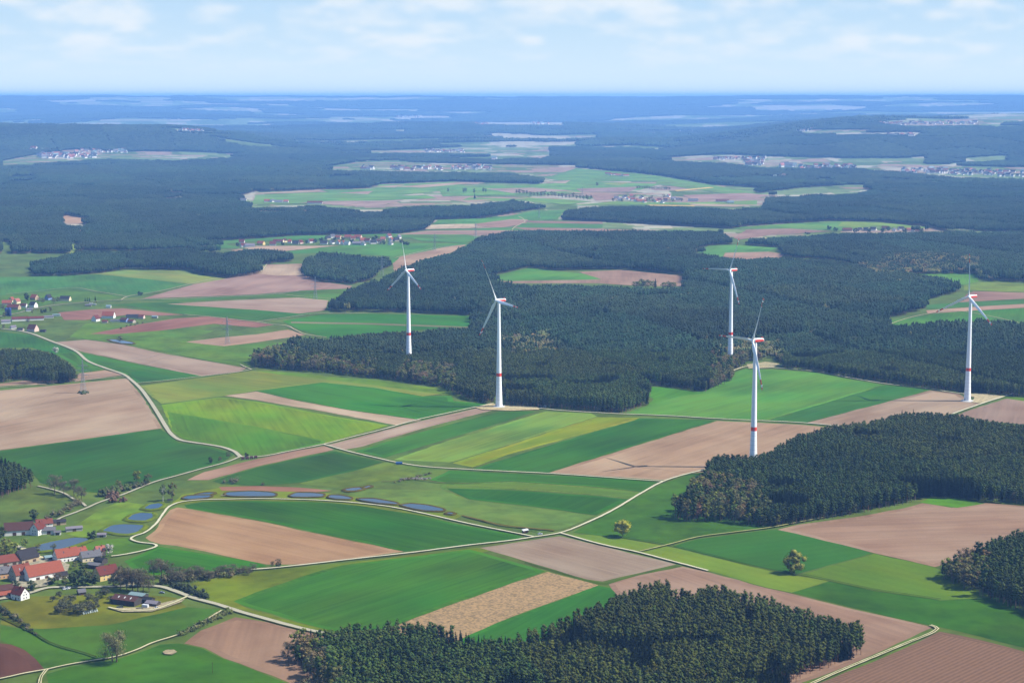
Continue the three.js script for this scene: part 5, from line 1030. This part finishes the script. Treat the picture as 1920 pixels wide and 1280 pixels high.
function tree(kind, px, py, h, label, group, wide = 1) {
  const [x, z] = at(px, py), o = base('tree', x, height(x, z), z, plantRand() * 6.28), k = h / TREEH[kind];
  part('trunk', TREEKIND[kind].trunk, BARKMAT, o); part('crown', TREEKIND[kind].crown, TINTS[1 + Math.floor(plantRand() * 4)], o);
  o.scale.set(k * wide, k, k * wide); tag(o, label, 'tree', group); return o;
}
const BUSH = { brown: bush(201, [0.088, 0.075, 0.04], 0.25), red: bush(202, [0.095, 0.058, 0.04], 0.4), green: bush(203, [0.05, 0.066, 0.016], 0.9), dark: bush(204, [0.026, 0.033, 0.014], 0.9), bright: bush(205, [0.12, 0.165, 0.02], 0.95), olive: bush(206, [0.09, 0.092, 0.03], 0.4) };
function shrub(kind, px, py, h, label, group, wide = 1) {
  const [x, z] = at(px, py), o = new THREE.Mesh(BUSH[kind], TINTS[1 + Math.floor(plantRand() * 4)]), k = h / 3.2;
  o.name = numbered('bush'); o.position.set(x, height(x, z), z); o.rotation.y = plantRand() * 6.28; o.scale.set(k * wide, k, k * wide); tag(o, label, 'bush', group); scene.add(o); return o;
}
tree('willow', 1168, 1007, 17, 'round yellow green willow alone in the deep green meadow');
tree('willow2', 1490, 1075, 18.5, 'broad yellow green willow at the corner of the mown fields on the right');
tree('big', 214, 1241, 23, 'tall sparse olive tree with two stems beside the pale track at the lower left', null, 1.25);
tree('dark', 395, 869, 7.5, 'small round dark tree left of the track junction'); tree('bare2', 412, 866, 6.5, 'small greyish tree between the dark tree and the junction'); tree('bare', 428, 860, 9, 'brown tree inside the road bend at the junction'); tree('dark', 462, 858, 6, 'little dark tree right of the track junction');
tree('bare', 102, 926, 22, 'tall bare tree beside the low wood on the left'); tree('bare2', 119, 929, 16, 'slender bare tree between two bigger ones beside the low wood'); tree('bare2', 138, 932, 20, 'broad bare tree right of the low wood'); tree('bare', 152, 938, 15, 'bare tree above the paved spur on the left');
tree('fresh', 256, 905, 14, 'pale green tree by the road above the fish ponds'); tree('olive', 277, 910, 13, 'dark green tree by the road above the fish ponds'); tree('olive', 222, 921, 12, 'olive tree in the roadside thicket on the left');
tree('birch', 305, 940, 18, 'white stemmed birch beside the pond shelter'); tree('olive', 323, 938, 19, 'dense dark tree right of the white stemmed birch', null, 0.75);
tree('blossom', 203, 1043, 11, 'white blossoming tree at the end of the ponds track'); tree('dark', 64, 976, 11, 'dark round tree behind the upper farm', null, 1.2); tree('dark', 172, 1012, 9, 'dark round tree at the right end of the village pond', null, 1.2);
tree('fresh', 8, 1048, 17, 'large fresh green tree at the left edge above the village', null, 1.3); tree('fresh', 22, 1040, 13, 'smaller fresh green tree left of the village pond'); tree('fresh', 46, 1028, 10, 'yellowish green tree at the corner of the village pond'); tree('olive', 100, 1038, 9, 'olive tree between the village pond and the pond house');
tree('dark', 147, 1101, 15, 'large dark tree in front of the cream house in the village', null, 1.1); tree('olive', 160, 1098, 14, 'olive tree left of the yellow house'); tree('dark', 135, 1093, 9, 'dark tree right of the orange barn'); tree('olive', 122, 1096, 8, 'low olive tree below the orange barn', null, 1.3); tree('bare', 108, 1094, 10, 'grey bare tree before the end of the orange barn', null, 1.2);
for (const [px, py, h] of [[226, 1104, 20], [237, 1108, 21], [248, 1108, 19], [258, 1110, 22], [268, 1112, 20], [232, 1099, 15], [279, 1110, 15]]) tree(h > 16 ? 'bare' : 'bare2', px, py, h, 'bare tree in the dense row beside the yellow house and the street', 'bare street trees of the village');
tree('dark', 262, 1100, 13, 'dark evergreen tree among the bare street trees', null, 0.8);
for (const [px, py, h] of [[288, 1080, 16], [302, 1082, 17], [318, 1084, 14], [333, 1088, 13], [300, 1072, 12]]) tree('bare', px, py, h, 'brown leafless tree at the left end of the long brook hedge', 'leafless trees of the brook hedge', 1.1);
for (let i = 0; i < 26; i++) { const f = i / 25; shrub(i % 3 ? 'brown' : 'olive', lerp(300, 462, f) + (plantRand() - 0.5) * 5, lerp(1092, 1074, f) + (plantRand() - 0.5) * 12, lerp(8.5, 4, f) * (0.6 + 0.8 * plantRand()), NTH[i] + ' shrub from the left in the long leafless brook hedge', 'shrubs of the brook hedge'); }
for (let i = 0; i < 14; i++) { const f = i / 13; shrub('dark', lerp(322, 386, f), lerp(1099, 1122, f) + (plantRand() - 0.5) * 4, 6.5 * (0.8 + 0.4 * plantRand()), NTH[i] + ' dark shrub from the left on the bank of the village street', 'dark shrubs on the street bank'); }
for (let i = 0; i < 18; i++) { const f = i / 17; shrub(i % 3 === 1 ? 'green' : 'olive', lerp(338, 432, f) + (plantRand() - 0.5) * 3, lerp(1192, 1148, f) + (plantRand() - 0.5) * 4, 5.5 * (0.6 + 0.5 * plantRand()), NTH[i] + ' shrub from the left in the hedge beside the brown field', 'shrubs of the meadow hedge'); }
for (let i = 0; i < 16; i++) { const f = i / 15; shrub(i % 3 ? 'dark' : 'brown', lerp(-4, 66, f) + (plantRand() - 0.5) * 5, lerp(1142, 1189, f) + (plantRand() - 0.5) * 4, lerp(6, 3, f) * (0.7 + 0.5 * plantRand()), NTH[i] + ' shrub from the left along the meadow ditch at the left edge', 'shrubs of the meadow ditch'); }
for (const [px, py, h] of [[112, 1150, 7], [124, 1146, 8], [137, 1150, 8], [150, 1152, 9], [163, 1148, 9], [176, 1146, 7], [130, 1132, 8], [166, 1128, 7], [118, 1138, 7]]) tree('orchard', px, py, h, 'small dark orchard tree in the thick clump of the village meadow', 'dense orchard clump trees', 1.3);
for (const [px, py, h] of [[186, 1122, 7], [198, 1120, 8], [206, 1130, 6], [180, 1134, 6], [110, 1122, 6], [98, 1128, 5]]) tree('orchard', px, py, h, 'thin orchard tree standing loose in the village meadow', 'loose orchard trees');
for (let i = 0; i < 15; i++) { const f = plantRand(); shrub(i % 4 ? 'brown' : 'olive', lerp(86, 152, f), lerp(972, 940, f) + plantRand() * 10, 5 + 3 * plantRand(), 'brown green shrub in the roadside thicket above the upper farm', 'thicket shrubs above the upper farm'); }
for (let i = 0; i < 9; i++) shrub('red', lerp(200, 232, plantRand()), lerp(932, 942, plantRand()), 4 + 3 * plantRand(), 'reddish shrub where the road meets the spur', 'reddish shrubs at the spur');
for (let i = 0; i < 12; i++) { const f = i / 11; shrub(i % 3 ? 'brown' : 'green', lerp(192, 272, f), lerp(930, 910, f), 5 + 4 * plantRand(), NTH[i] + ' shrub from the left in the roadside thicket above the ponds', 'roadside thicket shrubs'); }
for (const [px, py, h] of [[421, 906, 5], [430, 905, 6], [445, 905, 7], [436, 907, 4]]) shrub('brown', px, py, h, 'brown shrub on the dark green strip above the ponds', 'shrubs on the strip above the ponds');
shrub('brown', 494, 910, 4, 'lone low shrub above the jetty pond'); shrub('dark', 522, 1063, 3.5, 'small dark bush beside the track on the tan field', null, 1.4); tree('bare', 522, 1063, 8, 'tiny bare tree by the track below the tan field'); tree('bare2', 511, 1064, 6, 'reddish twiggy sapling by the track below the tan field');
for (const [px, py, k] of [[149, 737, 3.6], [155, 739, 4.2], [162, 737, 3.4], [156, 735, 3.2]]) shrub('green', px, py, k, 'green bush round the foot of the left pylon', 'bushes at the pylon foot', 1.3);
for (let i = 0; i < 7; i++) shrub(i % 2 ? 'olive' : 'brown', lerp(568, 612, i / 6), 1288 + plantRand() * 22, 8 + 5 * plantRand(), 'large olive bush in front of the near wood at its left foot', 'olive bushes at the near wood');
for (let i = 0; i < 3; i++) shrub('bright', 682 + i * 8, 1300 + i * 2, 7, 'bright green bush at the bottom edge in front of the wood', 'bright bushes at the bottom edge');
tree('bare2', 540, 1240, 15, 'slender greyish tree left of the near wood'); tree('conifer', 562, 1242, 21, 'pointed dark spruce standing out at the left end of the near wood', null, 1.25); tree('conifer2', 583, 1232, 20, 'second pointed spruce at the left end of the near wood', null, 1.2);
shrub('olive', 225, 636, 8, 'round yellowish bush in the narrow pool', null, 1.3); tree('pine', 478, 690, 14, 'dark pine standing before the corner of the middle wood', null, 1.5); tree('pine', 483, 688, 12, 'second dark pine before the corner of the middle wood', null, 1.4);
tree('dark', 262, 554, 9, 'dark round tree where the thin track leaves the hamlet road', null, 1.5); for (const px of [159, 163, 167]) tree('conifer', px, 566, 10, 'small dark conifer in the clump beside the hamlet road', 'conifers of the hamlet clump', 1.3); tree('conifer2', 178, 565, 12, 'single dark conifer right of the conifer clump by the hamlet road', null, 1.3);
for (const [px, py, h, k] of [[50, 564, 16, 'dark'], [72, 568, 12, 'bare'], [80, 570, 14, 'bare'], [100, 570, 15, 'bare'], [108, 568, 13, 'bare2'], [4, 582, 13, 'bare'], [8, 596, 12, 'olive'], [78, 588, 9, 'dark'], [94, 585, 10, 'olive'], [84, 586, 8, 'dark'], [52, 607, 10, 'bare'], [6, 617, 9, 'bare2'], [60, 588, 8, 'olive']]) tree(k, px, py, h, { dark: 'dark green tree among the houses of the left hamlet', bare: 'grey leafless tree among the houses of the left hamlet', bare2: 'thin leafless tree among the houses of the left hamlet', olive: 'olive green tree among the houses of the left hamlet' }[k], 'trees of the left hamlet, ' + k);
for (const [px, py] of [[226, 617], [236, 613], [244, 611], [252, 610], [258, 608], [266, 607]]) shrub('brown', px, py, 4.5, 'brown garden bush in the row below the red roofed farm', 'garden bushes of the red roofed farm');
tree('blossom', 103, 664, 11, 'pale blossoming tree by the road above the left wood', null, 1.2);
for (const [px, py, h] of [[840, 361, 22], [869, 363, 26], [873, 362, 24], [889, 364, 25], [906, 362, 26], [911, 362, 22]]) tree('poplar', px, py, h, 'tall dark poplar standing alone in the far valley fields', 'poplars of the far valley', 1.2);
tree('conifer', 890, 373, 22, 'broad dark conifer in the far valley before the wood belt', null, 2); tree('olive', 1120, 349, 18, 'single dark tree in the far valley fields', null, 1.3);
for (let i = 0; i < 22; i++) { const f = i / 21; tree(i % 3 ? 'olive' : 'poplar', lerp(968, 1108, f), lerp(364, 374, f) + (plantRand() - 0.5) * 3, 16 + 6 * plantRand(), NTH[i] + ' tree from the left in the long row along the far valley brook', 'tree row of the far valley brook ' + (i % 3 ? 'rounded' : 'tall'), 1.3); }
for (let i = 0; i < 14; i++) { const f = i / 13; tree('olive', lerp(1195, 1255, f), lerp(354, 356, f), 12 + 4 * plantRand(), NTH[i] + ' tree from the left in the short row behind the valley village', 'short tree row behind the valley village', 1.4); }
for (const [px, py, i] of [[1150, 378], [1167, 379], [1190, 372], [1214, 378], [1218, 376], [1224, 379], [1222, 373], [1245, 371], [1262, 379], [1278, 378]].sort((a, b) => a[0] - b[0]).map((q, i) => [...q, i])) tree('olive', px, py, 15, NTH[i] + ' tree from the left among the roofs of the valley village', 'trees of the valley village', 1.4);
for (const [px, py, i] of [[602, 452], [592, 455], [574, 457], [700, 451], [706, 448], [712, 458], [752, 456], [758, 459], [764, 460], [642, 451], [660, 455], [530, 460], [445, 462], [627, 451], [720, 459]].sort((a, b) => a[0] - b[0]).map((q, i) => [...q, i])) tree('dark', px, py, 11, NTH[i] + ' dark tree from the left among the roofs of the middle village', 'trees of the middle village', 1.3);
for (const [px, py, i] of [[1555, 431], [1567, 434], [1604, 436], [1630, 436], [1655, 436], [1667, 433], [1697, 436], [1728, 436]].map((q, i) => [...q, i])) tree('dark', px, py, 14, NTH[i] + ' dark tree from the left beside the far right farmstead', 'trees of the far right farmstead', 1.3);
for (let i = 0; i < 12; i++) { const f = plantRand(); tree(i % 2 ? 'fresh' : 'olive', lerp(1172, 1262, f), lerp(537, 543, plantRand()), 15 + 4 * plantRand(), i % 2 ? 'fresh green tree on the near side of the forest clearing' : 'olive tree on the near side of the forest clearing', i % 2 ? 'fresh trees of the clearing' : 'olive trees of the clearing', 1.2); }
tree('conifer', 1229, 541, 22, 'dark conifer among the fresh trees of the clearing', null, 1.3);
shrub('dark', 1515, 439, 8, 'dark bush in the strip left of the far right farmstead', null, 1.8);
for (let i = 0; i < 9; i++) shrub(i % 2 ? 'brown' : 'olive', lerp(740, 805, i / 8), lerp(905, 889, i / 8), 2.4 + 1.4 * plantRand(), NTH[i] + ' low scrub from the left along the wet ditch below the curving track', 'scrub of the wet ditch', 1.5);

for (let i = 0; i < 18; i++) { const f = i / 17; tree(i % 2 ? 'bare' : 'bare2', lerp(322, 474, f) + (plantRand() - 0.5) * 4, lerp(1094, 1074, f) + (plantRand() - 0.5) * 8, lerp(12, 7, f) * (0.8 + 0.4 * plantRand()), NTH[i] + ' small leafless tree from the left standing in the brook hedge', 'small leafless trees of the brook hedge', 1.3); }
for (const [px, py, h, k, label] of [[60, 1108, 9, 'dark', 'dark garden tree before the orange barn gable'], [95, 1096, 7, 'dark', 'low dark tree at the barn end by the street'], [230, 1086, 12, 'dark', 'dark tree right behind the yellow house'], [212, 1100, 8, 'orchard', 'twiggy tree before the yellow house porch'], [172, 1098, 12, 'dark', 'dark tree at the left corner of the yellow house'], [30, 1106, 8, 'dark', 'dark tree above the white gabled house'], [140, 1066, 7, 'olive', 'olive tree in front of the pond house'], [155, 1070, 8, 'dark', 'dark tree before the grey roofed cream house'], [10, 1032, 12, 'olive', 'olive tree at the left edge beyond the village pond'], [70, 1036, 8, 'olive', 'olive bushy tree on the near bank of the dark pond'], [2, 1008, 10, 'dark', 'dark tree at the left edge beside the upper farm barn']]) tree(k, px, py, h, label, null, 1.2);

// ------------------------------------------------------------------ farm things, vehicles, small objects
const spot = (name, px, py, turn, label, category, group) => { const [x, z] = at(px, py); return tag(base(name, x, height(x, z) + 0.02, z, turn * Math.PI / 180), label, category, group); };
const BLUE = paint(38, 62, 150, 0.4), CARWHITE = paint(238, 240, 242, 0.3), TYRE = paint(28, 28, 30, 0.9), DARKGLASS = GLASS, FOIL = paint(226, 240, 232, 0.35), MACHINE = paint(160, 40, 34, 0.5), DULLRED = paint(104, 62, 56, 0.8), TEAL = paint(60, 130, 140, 0.5), TARP = paint(60, 110, 176, 0.6);
const wheelGeo = new THREE.CylinderGeometry(0.36, 0.36, 0.24, 16).rotateX(Math.PI / 2), rimGeo = new THREE.CylinderGeometry(0.2, 0.2, 0.26, 12).rotateX(Math.PI / 2);
const profile = (pts, depth, bevel = 0.08) => { const s = new THREE.Shape(pts.map(([x, y]) => new THREE.Vector2(x, y))), g = new THREE.ExtrudeGeometry(s, { depth, bevelEnabled: true, bevelThickness: bevel, bevelSize: bevel, bevelSegments: 2 }); g.translate(0, 0, -depth / 2); return g; };
const carBody = profile([[-2.1, 0.4], [2.1, 0.4], [2.12, 0.85], [1.2, 1.0], [-2.0, 1.02], [-2.14, 0.8]], 1.62), carCabin = profile([[-1.75, 1.05], [1.0, 1.05], [0.35, 1.5], [-1.3, 1.54]], 1.4);
function car(px, py, turn, paintMat, label, group) {
  const o = spot('parked_car', px, py, turn, label, 'car', group);
  part('body', carBody, paintMat, o); part('window_band', carCabin, DARKGLASS, o); part('roof', new THREE.BoxGeometry(1.5, 0.06, 1.34), paintMat, o).position.set(-0.45, 1.63, 0);
  for (const x of [-1.3, 1.35]) for (const z of [-0.8, 0.8]) { const w = part('wheel', wheelGeo, TYRE, o); w.position.set(x, 0.36, z); part('rim', rimGeo, STEEL, w); }
  return o;
}
car(121, 1105, 50, CARWHITE, 'white car parked left of the two by the village street'); car(128, 1104, 60, CARWHITE, 'white car parked right of the two by the village street');
car(303, 1112, -8, paint(150, 160, 170, 0.3), 'silver car on the village street beyond the bare trees');
car(1013, 1002, 10, CARWHITE, 'small white car beside the track junction near the trailer');
car(294, 1141, 30, CARWHITE, 'white car at the end of the long farm shed');
for (const [px, py, t, label] of [[170, 571, 5, 'first pale trailer in the row beside the hamlet road'], [176, 572, 0, 'last pale trailer in the row beside the hamlet road']]) trailer(px, py, t, CARWHITE, label, 7);
function trailer(px, py, turn, mat, label, L = 6) {
  const o = spot('trailer', px, py, turn, label, 'trailer');
  part('box', profile([[-L / 2, 0.9], [L / 2, 0.9], [L / 2, 3], [-L / 2, 3]], 2.3, 0.06), mat, o); part('drawbar', new THREE.BoxGeometry(1.6, 0.12, 0.12), STEEL, o).position.set(L / 2 + 0.7, 0.75, 0);
  for (const x of [-1.2, 1.2]) for (const z of [-1.05, 1.05]) part('wheel', wheelGeo, TYRE, o).position.set(x, 0.45, z);
  return o;
}
trailer(748, 871, 8, TARP, 'blue covered trailer beside the curving track', 7); trailer(1019, 764, -4, CARWHITE, 'white site container trailer at the end of the turbine yard', 7);
trailer(272, 1140, -20, CARWHITE, 'white trailer before the gable of the long farm shed', 5);
for (const [px, k] of [[455, 'first'], [463, 'second'], [471, 'third'], [479, 'last']]) trailer(px, 862 - (px - 455) * 0.12, 14, DULLRED, k + ' dull red farm trailer in the row at the track junction', 3);
{ // little trailer hut with pale tilted roof by the junction
  const o = spot('field_hut', 985, 999, 30, 'small dark field hut with tilted pale roof by the track junction', 'hut');
  part('wall', profile([[-2.6, 0.5], [2.6, 0.5], [2.6, 2.6], [-2.6, 2.6]], 2.6, 0.04), WOOD, o); const r = part('roof', new THREE.BoxGeometry(6, 0.18, 3.4), paint(236, 236, 232, 0.6), o); r.position.y = 3.0; r.rotation.z = 0.06; r.rotation.x = 0.24; part('door', DOOR, TYRE, o).position.set(0.8, 1.55, 1.4);
}
{ // tent-like foil hoods at the long shed
  const half = new THREE.CylinderGeometry(1.8, 1.8, 5, 20, 1, false, 0, Math.PI).rotateZ(Math.PI / 2).rotateX(-Math.PI / 2 * 0);
  for (const [px, py, l] of [[224, 1140, 'white tunnel hood standing before the long farm shed'], [261, 1143, 'white foil hood near the right end of the long farm shed']]) { const o = spot('foil_hood', px, py, 20, l, 'hood'); const m = part('cover', half, FOIL, o); m.rotation.x = Math.PI * -0.5; part('end_board', new THREE.CircleGeometry(1.7, 20, 0, Math.PI), TYRE, o).rotation.y = Math.PI / 2; o.children[1].position.x = 2.52; }
}
const bale = new THREE.CylinderGeometry(0.62, 0.62, 1.25, 18).rotateX(Math.PI / 2), baleBody = (() => { const g = new THREE.LatheGeometry([[0, -0.62], [0.55, -0.62], [0.66, -0.52], [0.68, 0], [0.66, 0.52], [0.55, 0.62], [0, 0.62]].map(([a, b]) => new THREE.Vector2(a, b)), 18); g.rotateX(Math.PI / 2); return g; })();
for (let row = 0; row < 2; row++) for (let i = 0; i < 7; i++) {
  const px = lerp(155, 180, i / 6) + row * 1.2, py = lerp(1149, 1144, i / 6) + row * 2.6, [x, z] = at(px, py), m = new THREE.Mesh(baleBody, FOIL);
  m.name = numbered('silage_bale'); m.position.set(x, 0.7 + 0.02, z); m.rotation.y = 0.6 + (plantRand() - 0.5) * 0.4; m.scale.setScalar(1.05); tag(m, NTH[i] + ' white silage bale from the left in the ' + (row ? 'front' : 'back') + ' row on the village meadow', 'bale', 'wrapped silage bales'); scene.add(m);
}
for (const [px, k] of [[11.5, 'left'], [17.5, 'right']]) { const o = spot('silo', px, 592, 0, 'dark blue tower silo, the ' + k + ' of the pair in the left hamlet', 'silo'); part('shell', lathe([[0.02, 0], [2.9, 0], [2.9, 13.2], [2.6, 14], [0.9, 14.9], [0.02, 15]], 28), BLUE, o); for (const y of [3, 6, 9, 12]) part('hoop', lathe([[2.9, y - 0.08], [2.98, y], [2.9, y + 0.08]], 28), STEEL, o); part('ladder', new THREE.BoxGeometry(0.5, 13, 0.15), STEEL, o).position.set(1.2, 6.6, 2.72); }
{ const o = spot('pond_shelter', 318, 941, 10, 'dark little open shelter beneath the birch by the ponds', 'shelter'); for (const x of [-2, 2]) for (const z of [-1.3, 1.3]) part('post', new THREE.BoxGeometry(0.18, 2.3, 0.18), WOOD, o).position.set(x, 1.15, z); part('roof', roofGeo(4.6, 3.2, 2.3, 0.8, 0.3), buildMat(ROOFS, 'dark', roofTex), o); part('table', new THREE.BoxGeometry(1.8, 0.08, 0.8), WOOD, o).position.y = 0.75; }
{ const o = spot('jetty', 416, 931, 6, 'small wooden jetty with a hut at the left end of the long pond', 'jetty'); for (let i = 0; i < 9; i++) part('plank', new THREE.BoxGeometry(0.5, 0.1, 1.6), paint(170, 150, 126, 0.9), o).position.set(i * 0.56 - 1, 1.75, 0); for (const x of [-0.8, 1.2, 3.2]) for (const z of [-0.7, 0.7]) part('pile', new THREE.CylinderGeometry(0.09, 0.09, 1.9, 8), WOOD, o).position.set(x, 0.9, z); }
{ const o = spot('rubble_patch', 779, 898, 6, 'grey heap of stones and rubble by the wet ditch', 'rubble'); const r = mulberry(9), s = new Soup(); for (let i = 0; i < 70; i++) { const f = r() * 2 - 1; lump(s, [f * 16, 0.25 + r() * 0.5, (r() - 0.5) * 9 * (1 - f * f * 0.5)], 0.7 + r(), 0.4 + 0.5 * r(), 0.7 + r(), 0, r, [0.11, 0.10, 0.09], 0.5); } const m = part('stones', s.geo(), BARKMAT, o); tag(m, null, null, null, 'stuff'); tag(o, null, null, null, 'stuff'); }
{ // low fence posts along the straight ditch meadow and delineators beside the street
  const post = new THREE.CylinderGeometry(0.06, 0.08, 1.05, 6).translate(0, 0.52, 0), cap = new THREE.BoxGeometry(0.13, 0.2, 0.06);
  for (const [px, py] of [[447, 1144], [480, 1155], [512, 1163], [552, 1174], [586, 1182]]) { const o = spot('marker_post', px, py, 0, 'white marker post along the village street below the big green field', 'post', 'street marker posts'); part('shaft', post, CARWHITE, o); part('black_mark', cap, TYRE, o).position.y = 0.85; }
}
{ const o = spot('bird_house_pole', 398, 1262, 0, 'thin wooden pole standing in the bottom meadow', 'pole'); part('shaft', new THREE.CylinderGeometry(0.09, 0.12, 8, 8).translate(0, 4, 0), WOOD, o); part('cross_bar', new THREE.BoxGeometry(1.6, 0.12, 0.12), WOOD, o).position.y = 7.6; }
field('stubble', [196, 178, 156], 'bare sandy patch in the bottom meadow', '304,1224 312,1220 326,1220 332,1224 322,1229 308,1228', { name: 'sand_patch', category: 'sand', rough: 1 }).position.y += 0.4;

scene.traverse((o) => { if (o.isMesh) { o.castShadow = true; o.receiveShadow = true; } });
renderer.render(scene, camera);
